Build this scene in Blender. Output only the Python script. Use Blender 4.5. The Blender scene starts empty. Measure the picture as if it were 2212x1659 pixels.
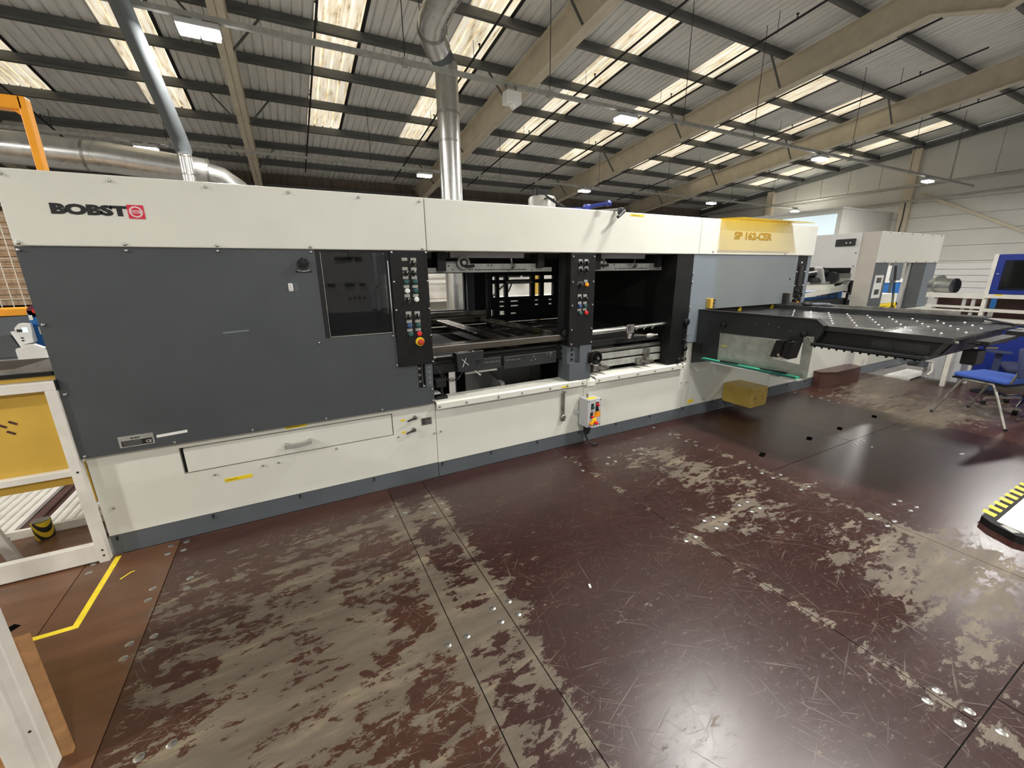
import bpy, bmesh, math, random
from mathutils import Vector, Matrix
random.seed(7)
R = math.radians
SC = bpy.context.scene
COL = SC.collection

# ---------------------------------------------------------------- camera, world, exposure
cam = bpy.data.cameras.new('camera')
cam.sensor_fit = 'HORIZONTAL'; cam.sensor_width = 36.0
cam.lens = 890.03 / 2212 * 36.0
cam.clip_start = 0.05; cam.clip_end = 200
camo = bpy.data.objects.new('camera', cam); COL.objects.link(camo)
_y, _p, _r = R(27.7644), R(15.38774), R(0.604867)
_f = Vector((math.sin(_y) * math.cos(_p), math.cos(_y) * math.cos(_p), -math.sin(_p)))
_rt = Vector((math.cos(_y), -math.sin(_y), 0)); _d = _f.cross(_rt)
_a = math.cos(_r) * _rt + math.sin(_r) * _d; _b = -math.sin(_r) * _rt + math.cos(_r) * _d
camo.matrix_world = Matrix(((_a.x, -_b.x, -_f.x, 0), (_a.y, -_b.y, -_f.y, 0), (_a.z, -_b.z, -_f.z, 1.6), (0, 0, 0, 1)))
SC.camera = camo
SC.view_settings.view_transform = 'Standard'; SC.view_settings.look = 'None'
SC.view_settings.gamma = 1.0; SC.view_settings.use_curve_mapping = False
SC.view_settings.exposure = 0.15
W = bpy.data.worlds.new('world'); SC.world = W; W.use_nodes = True
W.node_tree.nodes['Background'].inputs[0].default_value = (0.93, 0.96, 0.97, 1)
W.node_tree.nodes['Background'].inputs[1].default_value = 0.58
LAMP_POWER = 150.0
SKYLIGHT = 0.78

# ---------------------------------------------------------------- materials
def new_mat(name):
    m = bpy.data.materials.new(name); m.use_nodes = True
    nt = m.node_tree
    return m, nt, nt.nodes['Principled BSDF']
def N(nt, t, **kw):
    n = nt.nodes.new(t)
    for k, v in kw.items():
        if k in n.inputs: n.inputs[k].default_value = v
        else: setattr(n, k, v)
    return n
def paint(name, c, rough=0.45, metal=0.0, var=0.10, scale=6.0, bump=0.0, stretch=(1, 1, 1), spec=0.5, coord='Object'):
    """plain painted / metal surface with a little procedural grain and tone drift"""
    m, nt, b = new_mat(name)
    tc = N(nt, 'ShaderNodeTexCoord'); mp = N(nt, 'ShaderNodeMapping')
    mp.inputs['Scale'].default_value = stretch
    nt.links.new(tc.outputs[coord], mp.inputs[0])
    no = N(nt, 'ShaderNodeTexNoise', Scale=scale, Detail=5.0, Roughness=0.6)
    nt.links.new(mp.outputs[0], no.inputs['Vector'])
    mr = N(nt, 'ShaderNodeMapRange'); mr.inputs[1].default_value = 0.3; mr.inputs[2].default_value = 0.7
    mr.inputs[3].default_value = 1 - var; mr.inputs[4].default_value = 1 + var
    nt.links.new(no.outputs[0], mr.inputs[0])
    mx = N(nt, 'ShaderNodeVectorMath', operation='SCALE'); mx.inputs[0].default_value = c
    nt.links.new(mr.outputs[0], mx.inputs['Scale']); nt.links.new(mx.outputs[0], b.inputs['Base Color'])
    r2 = N(nt, 'ShaderNodeMapRange'); r2.inputs[1].default_value = 0.3; r2.inputs[2].default_value = 0.7
    r2.inputs[3].default_value = max(0.02, rough - 0.07); r2.inputs[4].default_value = min(1, rough + 0.07)
    nt.links.new(no.outputs[0], r2.inputs[0]); nt.links.new(r2.outputs[0], b.inputs['Roughness'])
    b.inputs['Metallic'].default_value = metal; b.inputs['Specular IOR Level'].default_value = spec
    if bump:
        bp = N(nt, 'ShaderNodeBump', Strength=bump, Distance=0.01)
        n2 = N(nt, 'ShaderNodeTexNoise', Scale=scale * 12, Detail=2.0)
        nt.links.new(mp.outputs[0], n2.inputs['Vector'])
        nt.links.new(n2.outputs[0], bp.inputs['Height']); nt.links.new(bp.outputs[0], b.inputs['Normal'])
    return m
def emit(name, c, s):
    m, nt, b = new_mat(name)
    b.inputs['Base Color'].default_value = (*c, 1); b.inputs['Emission Color'].default_value = (*c, 1)
    b.inputs['Emission Strength'].default_value = s
    return m
M = {}
M['cream'] = paint('cream_paint', (0.735, 0.74, 0.665), 0.42, var=0.04, scale=2.5)
M['door'] = paint('anthracite_paint', (0.066, 0.075, 0.080), 0.40, var=0.06, scale=3)
M['slate'] = paint('slate_tone', (0.185, 0.215, 0.245), 0.45, var=0.05, scale=3)  # blue-grey, a lighter tone than the door
M['plinth'] = paint('plinth_grey', (0.10, 0.115, 0.128), 0.5, var=0.1, scale=4)
M['black'] = paint('black_paint', (0.009, 0.009, 0.0095), 0.45, var=0.2, scale=8, spec=0.3)
M['matblack'] = paint('black_matt', (0.008, 0.008, 0.008), 0.6, var=0.2, scale=8)
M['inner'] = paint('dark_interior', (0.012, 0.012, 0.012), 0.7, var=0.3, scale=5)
M['void'] = paint('slot_black', (0.004, 0.004, 0.004), 1.0, var=0.1, spec=0.0)
M['graphite'] = paint('graphite_arm', (0.022, 0.024, 0.026), 0.42, var=0.15, scale=5)
M['steel'] = paint('brushed_steel', (0.55, 0.55, 0.53), 0.30, 1.0, var=0.1, scale=9, stretch=(0.2, 3, 3))
M['oldsteel'] = paint('worn_steel', (0.36, 0.35, 0.32), 0.42, 1.0, var=0.3, scale=12)
M['dullsteel'] = paint('dull_alloy', (0.40, 0.40, 0.37), 0.5, 0.35, var=0.2, scale=14)
M['chrome'] = paint('chrome', (0.75, 0.75, 0.76), 0.10, 1.0, var=0.03)
M['bronze'] = paint('oily_steel_bar', (0.17, 0.15, 0.12), 0.27, 0.85, var=0.15, scale=6, stretch=(0.3, 4, 4))
M['galv'] = paint('galvanised_sheet', (0.60, 0.60, 0.58), 0.30, 0.9, var=0.12, scale=3, stretch=(2, 2, 0.5), bump=0.05)
M['galvplate'] = paint('zinc_plate', (0.40, 0.41, 0.37), 0.38, 0.55, var=0.22, scale=12)
M['duct_grey'] = paint('grey_duct_paint', (0.11, 0.125, 0.13), 0.7, 0.0, var=0.1, scale=5)
M['beige_steel'] = paint('beige_steelwork', (0.62, 0.555, 0.43), 0.55, var=0.10, scale=3)
M['purlin'] = paint('purlin_galv', (0.13, 0.133, 0.125), 0.5, 0.25, var=0.25, scale=4, stretch=(0.4, 2, 2))
M['roofwhite'] = paint('roof_liner', (0.80, 0.79, 0.75), 0.6, var=0.12, scale=2.2, stretch=(4, 0.5, 1))
M['wallsheet'] = paint('wall_sheet', (0.67, 0.665, 0.62), 0.6, var=0.05, scale=1.5)
M['wallbrown'] = paint('rear_cladding', (0.17, 0.13, 0.10), 0.65, var=0.3, scale=3, stretch=(3, 1, 0.5))
M['concrete'] = paint('grey_concrete', (0.22, 0.21, 0.195), 0.5, var=0.2, scale=3)
M['yellow'] = paint('yellow_label', (0.88, 0.66, 0.02), 0.5, var=0.03)
M['tape'] = paint('yellow_floor_tape', (0.92, 0.72, 0.03), 0.45, var=0.12, scale=20)
M['ochre'] = paint('ochre_board', (0.60, 0.38, 0.055), 0.55, var=0.1, scale=3)
M['ochre_dark'] = paint('ochre_box_paint', (0.42, 0.29, 0.06), 0.5, var=0.12, scale=6)
M['brownbox'] = paint('brown_phenolic', (0.075, 0.032, 0.026), 0.33, var=0.2, scale=7)
M['orange'] = paint('orange_paint', (0.90, 0.36, 0.01), 0.38, var=0.07, scale=4)
M['red'] = paint('red_plastic', (0.72, 0.02, 0.025), 0.35, var=0.04)
M['estop'] = paint('estop_red', (0.52, 0.055, 0.02), 0.4, var=0.05)
M['amber'] = paint('amber_plastic', (0.95, 0.34, 0.01), 0.3, var=0.03)
M['green'] = paint('green_strip', (0.03, 0.40, 0.23), 0.4, var=0.08, scale=15)
M['btngreen'] = paint('teal_button', (0.02, 0.09, 0.085), 0.35, var=0.05)
M['btnblue'] = paint('blue_button', (0.04, 0.09, 0.22), 0.35, var=0.05)
M['white'] = paint('white_plastic', (0.80, 0.80, 0.78), 0.4, var=0.03)
M['labelgrey'] = paint('engraved_plate', (0.34, 0.34, 0.31), 0.5, var=0.25, scale=90)
M['lightgrey'] = paint('light_grey_case', (0.50, 0.51, 0.52), 0.45, var=0.04)
M['bgwhite'] = paint('white_frame_paint', (0.74, 0.72, 0.66), 0.5, var=0.09, scale=8)
M['corner'] = paint('taupe_case', (0.40, 0.375, 0.325), 0.5, var=0.03)
M['gantry'] = paint('warm_grey_case', (0.50, 0.495, 0.475), 0.5, var=0.03)
M['blue'] = paint('machine_blue', (0.005, 0.024, 0.24), 0.42, var=0.08, scale=3)
M['binblue'] = paint('bin_blue', (0.01, 0.14, 0.46), 0.4, var=0.06)
M['toolblue'] = paint('tool_blue', (0.035, 0.06, 0.34), 0.35, var=0.06)
M['fabricblue'] = paint('blue_upholstery', (0.045, 0.10, 0.40), 0.85, var=0.10, scale=40, bump=0.3)
M['fabricnavy'] = paint('navy_upholstery', (0.03, 0.04, 0.10), 0.8, var=0.15, scale=40)
M['card'] = paint('cardboard', (0.46, 0.34, 0.23), 0.75, var=0.12, scale=6, stretch=(1, 1, 12))
M['ply'] = paint('plywood', (0.42, 0.22, 0.09), 0.55, var=0.25, scale=6, stretch=(1, 1, 4))
M['cable'] = paint('black_rubber', (0.015, 0.015, 0.015), 0.55, var=0.1)
M['maroon'] = paint('maroon_roll', (0.14, 0.008, 0.02), 0.5, var=0.1)
M['tabletop'] = paint('dark_bed_plate', (0.05, 0.052, 0.055), 0.28, 0.6, var=0.3, scale=5)
M['textgold'] = paint('gold_lettering', (0.46, 0.33, 0.035), 0.5, var=0.05)
M['ink'] = paint('black_ink', (0.01, 0.01, 0.012), 0.5, var=0.05)
M['logored'] = paint('logo_red', (0.70, 0.025, 0.06), 0.45, var=0.03)
M['officewhite'] = emit('lit_office_window', (0.70, 0.84, 0.90), 0.55)
M['lens'] = emit('lamp_lens', (1.0, 0.97, 0.98), 30.0)

def glass(name, tint, rough, mix):
    m, nt, b = new_mat(name)
    out = nt.nodes['Material Output']
    tr = N(nt, 'ShaderNodeBsdfTransparent'); tr.inputs[0].default_value = (*tint, 1)
    gl = N(nt, 'ShaderNodeBsdfGlossy', Roughness=rough); gl.inputs[0].default_value = (0.9, 0.9, 0.9, 1)
    fr = N(nt, 'ShaderNodeFresnel', IOR=1.5)
    ms = N(nt, 'ShaderNodeMixShader'); nt.links.new(fr.outputs[0], ms.inputs[0])
    nt.links.new(tr.outputs[0], ms.inputs[1]); nt.links.new(gl.outputs[0], ms.inputs[2])
    df = N(nt, 'ShaderNodeBsdfDiffuse')
    df.inputs[0].default_value = (*[0.8 * t for t in tint], 1)
    m2 = N(nt, 'ShaderNodeMixShader', Fac=mix)
    nt.links.new(ms.outputs[0], m2.inputs[1]); nt.links.new(df.outputs[0], m2.inputs[2])
    nt.links.new(m2.outputs[0], out.inputs['Surface'])
    return m
M['smoked'] = glass('smoked_acrylic', (0.34, 0.345, 0.35), 0.025, 0.03)
M['acrylic'] = glass('yellow_acrylic', (1.0, 0.83, 0.16), 0.05, 0.20)

def skylight_mat():
    m, nt, b = new_mat('dirty_skylight')
    tc = N(nt, 'ShaderNodeTexCoord'); mp = N(nt, 'ShaderNodeMapping'); mp.inputs['Scale'].default_value = (5, 0.5, 1)
    nt.links.new(tc.outputs['Object'], mp.inputs[0])
    n1 = N(nt, 'ShaderNodeTexNoise', Scale=3.0, Detail=9.0, Roughness=0.68); nt.links.new(mp.outputs[0], n1.inputs['Vector'])
    n2 = N(nt, 'ShaderNodeTexNoise', Scale=0.8, Detail=2.0); nt.links.new(tc.outputs['Object'], n2.inputs['Vector'])
    rp = N(nt, 'ShaderNodeValToRGB'); nt.links.new(n1.outputs[0], rp.inputs[0])
    e = rp.color_ramp.elements
    e[0].position = 0.30; e[0].color = (0.20, 0.13, 0.06, 1); e[1].position = 0.62; e[1].color = (0.97, 0.92, 0.78, 1)
    k = e.new(0.45); k.color = (0.80, 0.68, 0.48, 1)
    mr = N(nt, 'ShaderNodeMapRange'); mr.inputs[1].default_value = 0.3; mr.inputs[2].default_value = 0.7
    mr.inputs[3].default_value = 0.7 * SKYLIGHT; mr.inputs[4].default_value = 1.1 * SKYLIGHT
    nt.links.new(n2.outputs[0], mr.inputs[0])
    nt.links.new(rp.outputs[0], b.inputs['Base Color']); nt.links.new(rp.outputs[0], b.inputs['Emission Color'])
    nt.links.new(mr.outputs[0], b.inputs['Emission Strength']); b.inputs['Roughness'].default_value = 0.6
    return m
M['skylight'] = skylight_mat()

def floor_mat():
    """phenolic deck boards: dark red-brown film worn down to grey-buff ply; the 'wear' attribute says how far each spot has been walked off"""
    m, nt, b = new_mat('phenolic_deck')
    L = nt.links.new
    geo = N(nt, 'ShaderNodeNewGeometry'); at = N(nt, 'ShaderNodeAttribute', attribute_name='wear')
    at2 = N(nt, 'ShaderNodeAttribute', attribute_name='tone')
    mp = N(nt, 'ShaderNodeMapping'); mp.inputs['Scale'].default_value = (0.75, 1.6, 1); mp.inputs['Rotation'].default_value = (0, 0, R(-8)); L(geo.outputs['Position'], mp.inputs[0])
    n1 = N(nt, 'ShaderNodeTexNoise', Scale=5.6, Detail=12.0, Roughness=0.74, Distortion=0.2); L(mp.outputs[0], n1.inputs['Vector'])
    n2 = N(nt, 'ShaderNodeTexNoise', Scale=17.0, Detail=8.0, Roughness=0.68, Distortion=0.5); L(mp.outputs[0], n2.inputs['Vector'])
    mix = N(nt, 'ShaderNodeMath', operation='MULTIPLY_ADD'); L(n2.outputs[0], mix.inputs[0]); mix.inputs[1].default_value = 0.62
    L(n1.outputs[0], mix.inputs[2])
    add = N(nt, 'ShaderNodeMath', operation='ADD'); L(mix.outputs[0], add.inputs[0]); L(at.outputs['Fac'], add.inputs[1])
    w = N(nt, 'ShaderNodeMapRange'); w.inputs[1].default_value = 0.795; w.inputs[2].default_value = 0.815; L(add.outputs[0], w.inputs[0])
    # scratches: long thin noise at three angles
    prev = None
    for ang, sc in ((20, 2.2), (-38, 2.8), (75, 2.5), (-12, 3.5), (48, 4.5), (-65, 3.2)):
        q = N(nt, 'ShaderNodeMapping', vector_type='TEXTURE'); q.inputs['Rotation'].default_value = (0, 0, R(ang)); q.inputs['Scale'].default_value = (1 / sc, 1 / (sc * 40), 1)
        L(geo.outputs['Position'], q.inputs[0])
        s = N(nt, 'ShaderNodeTexNoise', Scale=1.0, Detail=2.0, Roughness=0.5); L(q.outputs[0], s.inputs['Vector'])
        r = N(nt, 'ShaderNodeMapRange'); r.inputs[1].default_value = 0.675; r.inputs[2].default_value = 0.72; L(s.outputs[0], r.inputs[0])
        if prev is None: prev = r.outputs[0]
        else:
            mm = N(nt, 'ShaderNodeMath', operation='MAXIMUM'); L(prev, mm.inputs[0]); L(r.outputs[0], mm.inputs[1]); prev = mm.outputs[0]
    fl = N(nt, 'ShaderNodeTexNoise', Scale=34.0, Detail=6.0, Roughness=0.72, Distortion=0.15); L(mp.outputs[0], fl.inputs['Vector'])
    flr = N(nt, 'ShaderNodeMapRange'); flr.inputs[1].default_value = 0.605; flr.inputs[2].default_value = 0.63; L(fl.outputs[0], flr.inputs[0])
    mm = N(nt, 'ShaderNodeMath', operation='MAXIMUM'); L(prev, mm.inputs[0]); L(flr.outputs[0], mm.inputs[1]); prev = mm.outputs[0]
    sm = N(nt, 'ShaderNodeMapRange'); sm.inputs[1].default_value = -0.36; sm.inputs[2].default_value = -0.08; sm.inputs[3].default_value = 0.0; sm.inputs[4].default_value = 0.75
    L(at.outputs['Fac'], sm.inputs[0])
    sc_ = N(nt, 'ShaderNodeMath', operation='MULTIPLY'); L(prev, sc_.inputs[0]); L(sm.outputs[0], sc_.inputs[1])
    wear = N(nt, 'ShaderNodeMath', operation='MAXIMUM'); L(w.outputs[0], wear.inputs[0]); L(sc_.outputs[0], wear.inputs[1])
    # colours
    mp3 = N(nt, 'ShaderNodeMapping'); mp3.inputs['Scale'].default_value = (0.6, 3.0, 1); mp3.inputs['Rotation'].default_value = (0, 0, R(-14)); L(geo.outputs['Position'], mp3.inputs[0])
    n3 = N(nt, 'ShaderNodeTexNoise', Scale=3.2, Detail=10.0, Roughness=0.68); L(mp3.outputs[0], n3.inputs['Vector'])
    worn = N(nt, 'ShaderNodeValToRGB'); L(n3.outputs[0], worn.inputs[0])
    e = worn.color_ramp.elements; e[0].position = 0.30; e[0].color = (0.085, 0.064, 0.046, 1); e[1].position = 0.72; e[1].color = (0.25, 0.205, 0.130, 1); k2 = e.new(0.55); k2.color = (0.142, 0.114, 0.084, 1)
    film = N(nt, 'ShaderNodeMix', data_type='RGBA'); L(at2.outputs['Fac'], film.inputs['Factor'])
    film.inputs['A'].default_value = (0.036, 0.0125, 0.0105, 1); film.inputs['B'].default_value = (0.15, 0.070, 0.034, 1)
    fv = N(nt, 'ShaderNodeMapRange'); fv.inputs[1].default_value = 0.3; fv.inputs[2].default_value = 0.7; fv.inputs[3].default_value = 0.75; fv.inputs[4].default_value = 1.25
    L(n3.outputs[0], fv.inputs[0])
    fs = N(nt, 'ShaderNodeVectorMath', operation='SCALE'); L(film.outputs['Result'], fs.inputs[0]); L(fv.outputs[0], fs.inputs['Scale'])
    cm = N(nt, 'ShaderNodeMix', data_type='RGBA'); L(wear.outputs[0], cm.inputs['Factor']); L(fs.outputs[0], cm.inputs['A']); L(worn.outputs[0], cm.inputs['B'])
    L(cm.outputs['Result'], b.inputs['Base Color'])
    rr = N(nt, 'ShaderNodeMapRange'); rr.inputs[3].default_value = 0.245; rr.inputs[4].default_value = 0.46; L(wear.outputs[0], rr.inputs[0])
    rn = N(nt, 'ShaderNodeMath', operation='MULTIPLY_ADD'); L(n2.outputs[0], rn.inputs[0]); rn.inputs[1].default_value = 0.10; L(rr.outputs[0], rn.inputs[2])
    L(rn.outputs[0], b.inputs['Roughness']); b.inputs['Specular IOR Level'].default_value = 0.62
    bp = N(nt, 'ShaderNodeBump', Strength=0.10, Distance=0.004); iv = N(nt, 'ShaderNodeMath', operation='MULTIPLY_ADD'); L(wear.outputs[0], iv.inputs[0]); iv.inputs[1].default_value = -1.0
    L(n2.outputs[0], iv.inputs[2]); L(iv.outputs[0], bp.inputs['Height']); L(bp.outputs[0], b.inputs['Normal'])
    return m
M['deck'] = floor_mat()

def hazard_mat():
    m, nt, b = new_mat('hazard_stripes')
    tc = N(nt, 'ShaderNodeTexCoord'); mp = N(nt, 'ShaderNodeMapping'); mp.inputs['Rotation'].default_value = (0, R(40), R(40))
    nt.links.new(tc.outputs['Object'], mp.inputs[0])
    wv = N(nt, 'ShaderNodeTexWave', Scale=9.0, Distortion=0.0); nt.links.new(mp.outputs[0], wv.inputs['Vector'])
    rp = N(nt, 'ShaderNodeValToRGB'); rp.color_ramp.interpolation = 'CONSTANT'
    rp.color_ramp.elements[0].color = (0.02, 0.02, 0.015, 1); rp.color_ramp.elements[1].position = 0.5; rp.color_ramp.elements[1].color = (0.85, 0.62, 0.03, 1)
    nt.links.new(wv.outputs['Fac'], rp.inputs[0]); nt.links.new(rp.outputs[0], b.inputs['Base Color']); b.inputs['Roughness'].default_value = 0.5
    return m
M['hazard'] = hazard_mat()

# ---------------------------------------------------------------- mesh helpers
class B:
    def __init__(s): s.v = []; s.f = []
    def add(s, vs, fs):
        o = len(s.v); s.v += [tuple(v) for v in vs]; s.f += [tuple(i + o for i in f) for f in fs]; return s
    def box(s, x0, x1, y0, y1, z0, z1):
        x0, x1 = min(x0, x1), max(x0, x1); y0, y1 = min(y0, y1), max(y0, y1); z0, z1 = min(z0, z1), max(z0, z1)
        return s.add([(x, y, z) for z in (z0, z1) for y in (y0, y1) for x in (x0, x1)],
                     [(0, 2, 3, 1), (4, 5, 7, 6), (0, 1, 5, 4), (2, 6, 7, 3), (0, 4, 6, 2), (1, 3, 7, 5)])
    def bbox(s, x0, x1, y0, y1, z0, z1, c):
        """box with chamfered edges on all sides"""
        bm = bmesh.new(); t = B().box(x0, x1, y0, y1, z0, z1)
        vs = [bm.verts.new(v) for v in t.v]
        for f in t.f: bm.faces.new([vs[i] for i in f])
        bmesh.ops.bevel(bm, geom=bm.edges[:], offset=c, segments=2, affect='EDGES', profile=0.5)
        bm.verts.index_update(); s.add([v.co[:] for v in bm.verts], [[v.index for v in f.verts] for f in bm.faces]); bm.free(); return s
    def beam(s, p0, p1, w, h, up=(0, 0, 1)):
        p0, p1 = Vector(p0), Vector(p1); d = (p1 - p0).normalized(); u = Vector(up)
        if abs(d.dot(u)) > 0.99: u = Vector((1, 0, 0))
        a = d.cross(u).normalized() * (w / 2); c = a.cross(d).normalized() * (h / 2)
        vs = [p + i * a + j * c for p in (p0, p1) for i, j in ((-1, -1), (1, -1), (1, 1), (-1, 1))]
        return s.add(vs, [(3, 2, 1, 0), (4, 5, 6, 7), (0, 1, 5, 4), (1, 2, 6, 5), (2, 3, 7, 6), (3, 0, 4, 7)])
    def cyl(s, p0, p1, r0, r1=None, n=12):
        r1 = r0 if r1 is None else r1
        p0, p1 = Vector(p0), Vector(p1); d = (p1 - p0).normalized()
        a = d.orthogonal().normalized(); c = d.cross(a)
        vs = []
        for p, r in ((p0, r0), (p1, r1)):
            vs += [p + r * (math.cos(2 * math.pi * i / n) * a + math.sin(2 * math.pi * i / n) * c) for i in range(n)]
        return s.add(vs, [(i, (i + 1) % n, n + (i + 1) % n, n + i) for i in range(n)] + [tuple(range(n - 1, -1, -1)), tuple(range(n, 2 * n))])
    def tube(s, pts, r, n=8, closed=False):
        pts = [Vector(p) for p in pts]; m = len(pts); rs = r if isinstance(r, (list, tuple)) else [r] * m
        a = None; vs = []
        for i, p in enumerate(pts):
            if closed: d = pts[(i + 1) % m] - pts[i - 1]
            else: d = pts[min(i + 1, m - 1)] - pts[max(i - 1, 0)]
            d.normalize()
            if a is None: a = d.orthogonal().normalized()
            a = (a - a.dot(d) * d).normalized(); c = d.cross(a)
            vs += [p + rs[i] * (math.cos(2 * math.pi * k / n) * a + math.sin(2 * math.pi * k / n) * c) for k in range(n)]
        fs = []
        for i in range(m if closed else m - 1):
            j = (i + 1) % m
            fs += [(i * n + k, i * n + (k + 1) % n, j * n + (k + 1) % n, j * n + k) for k in range(n)]
        if not closed: fs += [tuple(range(n - 1, -1, -1)), tuple(range((m - 1) * n, m * n))]
        return s.add(vs, fs)
    def prism(s, out, ax, d0, d1):
        """outline in the two axes other than ax, extruded along ax from d0 to d1"""
        k = 'xyz'.index(ax); n = len(out); vs = []
        for d in (d0, d1):
            for u, v in out:
                p = [u, v]; p.insert(k, d); vs.append(p)
        return s.add(vs, [tuple(range(n)), tuple(range(2 * n - 1, n - 1, -1))] + [(i, n + i, n + (i + 1) % n, (i + 1) % n) for i in range(n)])
    def lathe(s, prof, c, ax='z', n=16):
        c = Vector(c); k = 'xyz'.index(ax); vs = []
        for r, h in prof:
            for i in range(n):
                t = 2 * math.pi * i / n; p = [r * math.cos(t), r * math.sin(t)]; p.insert(k, h); vs.append(c + Vector(p))
        m = len(prof); fs = [(i * n + q, i * n + (q + 1) % n, (i + 1) * n + (q + 1) % n, (i + 1) * n + q) for i in range(m - 1) for q in range(n)]
        return s.add(vs, fs + [tuple(range(n)), tuple(range((m - 1) * n, m * n))])
    def ring_plate(s, x0, x1, z0, z1, holes, y0, y1):
        """plate in xz with rectangular holes (grid cut)"""
        xs = sorted({x0, x1, *[h[0] for h in holes], *[h[1] for h in holes]}); zs = sorted({z0, z1, *[h[2] for h in holes], *[h[3] for h in holes]})
        for i in range(len(xs) - 1):
            for j in range(len(zs) - 1):
                cx, cz = (xs[i] + xs[i + 1]) / 2, (zs[j] + zs[j + 1]) / 2
                if cx < x0 or cx > x1 or cz < z0 or cz > z1: continue
                if not any(h[0] < cx < h[1] and h[2] < cz < h[3] for h in holes): s.box(xs[i], xs[i + 1], y0, y1, zs[j], zs[j + 1])
        return s
    def rot(s, m, c=(0, 0, 0)):
        c = Vector(c); s.v = [tuple(m @ (Vector(v) - c) + c) for v in s.v]; return s

ORG = {}
def mesh_of(name, b, mat, org=Vector((0, 0, 0)), smooth=False):
    me = bpy.data.meshes.new(name)
    me.from_pydata([(v[0] - org.x, v[1] - org.y, v[2] - org.z) for v in b.v], [], b.f)
    bm = bmesh.new(); bm.from_mesh(me); bmesh.ops.recalc_face_normals(bm, faces=bm.faces[:]); bm.to_mesh(me); bm.free()
    if smooth:
        for p in me.polygons: p.use_smooth = True
        me.set_sharp_from_angle(angle=R(40))
    me.materials.append(mat); me.update()
    return me
def part(name, b, mat, parent, smooth=False, label=None, kind=None):
    """a mesh under its thing (world coordinates in, stored relative to the thing's base)"""
    org = ORG[parent]
    o = bpy.data.objects.new(name, mesh_of(name, b, mat, org, smooth)); COL.objects.link(o)
    o.parent = parent; ORG[o] = org
    if label: o['label'] = label
    if kind: o['kind'] = kind
    return o
def parts(name, boxes, mat, parent):
    for q in boxes: part(name, B().box(*q), mat, parent)
def thing(name, label, cat, loc=(0, 0, 0), rz=0.0, group=None, local=False):
    o = bpy.data.objects.new(name, None); COL.objects.link(o); o.empty_display_size = 0.1
    o.location = loc; o.rotation_euler = (0, 0, rz); o['label'] = label; o['category'] = cat
    if group: o['group'] = group
    ORG[o] = Vector((0, 0, 0)) if (local or rz) else Vector(loc)
    return o
def struct(name, b=None, mat=None, label=None, loc=(0, 0, 0)):
    if b is None: o = bpy.data.objects.new(name, None)
    else: o = bpy.data.objects.new(name, mesh_of(name, b, mat, Vector(loc)))
    COL.objects.link(o); o.location = loc; o['kind'] = 'structure'; ORG[o] = Vector(loc)
    if label: o['label'] = label
    return o
def single(name, b, mat, label, cat, group=None, smooth=False, loc=None):
    """a thing that is one mesh"""
    if loc is None: loc = tuple(min(v[i] for v in b.v) if i == 2 else sum(v[i] for v in b.v) / len(b.v) for i in range(3))
    o = bpy.data.objects.new(name, mesh_of(name, b, mat, Vector(loc), smooth)); COL.objects.link(o)
    o.location = loc; o['label'] = label; o['category'] = cat; ORG[o] = Vector(loc)
    if group: o['group'] = group
    return o
MESH = {}
def inst(name, key, b, mat, parent, loc, smooth=True, rot=None):
    """repeat sharing mesh data; b is built about the origin"""
    if key not in MESH: MESH[key] = mesh_of(name, b() if callable(b) else b, mat, smooth=smooth)
    o = bpy.data.objects.new(name, MESH[key]); COL.objects.link(o)
    o.location = Vector(loc) - ORG[parent]; o.parent = parent; ORG[o] = Vector(loc)
    if rot: o.rotation_euler = rot
    return o
def copy_tree(o, parent=None):
    c = o.copy(); COL.objects.link(c)
    if parent: c.parent = parent
    for ch in list(o.children): copy_tree(ch, c)
    return c
def bolt_mesh(): return B().lathe([(0.009, 0.0), (0.009, -0.005), (0.006, -0.010), (0.0015, -0.0115)], (0, 0, 0), 'y', 10)
def bolts(parent, pts, y, key='bolt', mat='steel'):
    for x, z in pts: inst('bolt', key + mat, bolt_mesh, M[mat], parent, (x, y, z))
def text(name, body, x, z, size, y, parent, mat, sx=1.0, bold=0.0, depth=0.002, align='LEFT', face='-y'):
    cu = bpy.data.curves.new(name, 'FONT'); cu.body = body; cu.size = size; cu.offset = bold; cu.extrude = depth; cu.align_x = align; cu.resolution_u = 3
    t = bpy.data.objects.new(name, cu); COL.objects.link(t)
    dg = bpy.context.evaluated_depsgraph_get(); me = bpy.data.meshes.new_from_object(t.evaluated_get(dg))
    bpy.data.objects.remove(t)
    org = ORG[parent]
    if face == '-y': fn = lambda v: (x + v.x * sx, y - v.z, z + v.y)
    elif face == '-x': fn = lambda v: (y - v.z, x - v.x * sx, z + v.y)
    for v in me.vertices: v.co = Vector(fn(v.co.copy())) - org
    me.materials.clear(); me.materials.append(mat)
    o = bpy.data.objects.new(name, me); COL.objects.link(o); o.parent = parent; ORG[o] = org
    return o

# ================================================================ HALL
RID = 3.6
def zr(y):                       # underside of the rafters
    return 6.82 - 0.1228 * (y if y >= RID else 2 * RID - y)
SL = 0.1228
XE = 24.3; YB = 19.6; YF = -12.4; XW = -9.0

slab = struct('floor', B().box(XW, XE + 0.2, YF, YB + 0.2, -0.30, -0.016), M['concrete'])

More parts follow.
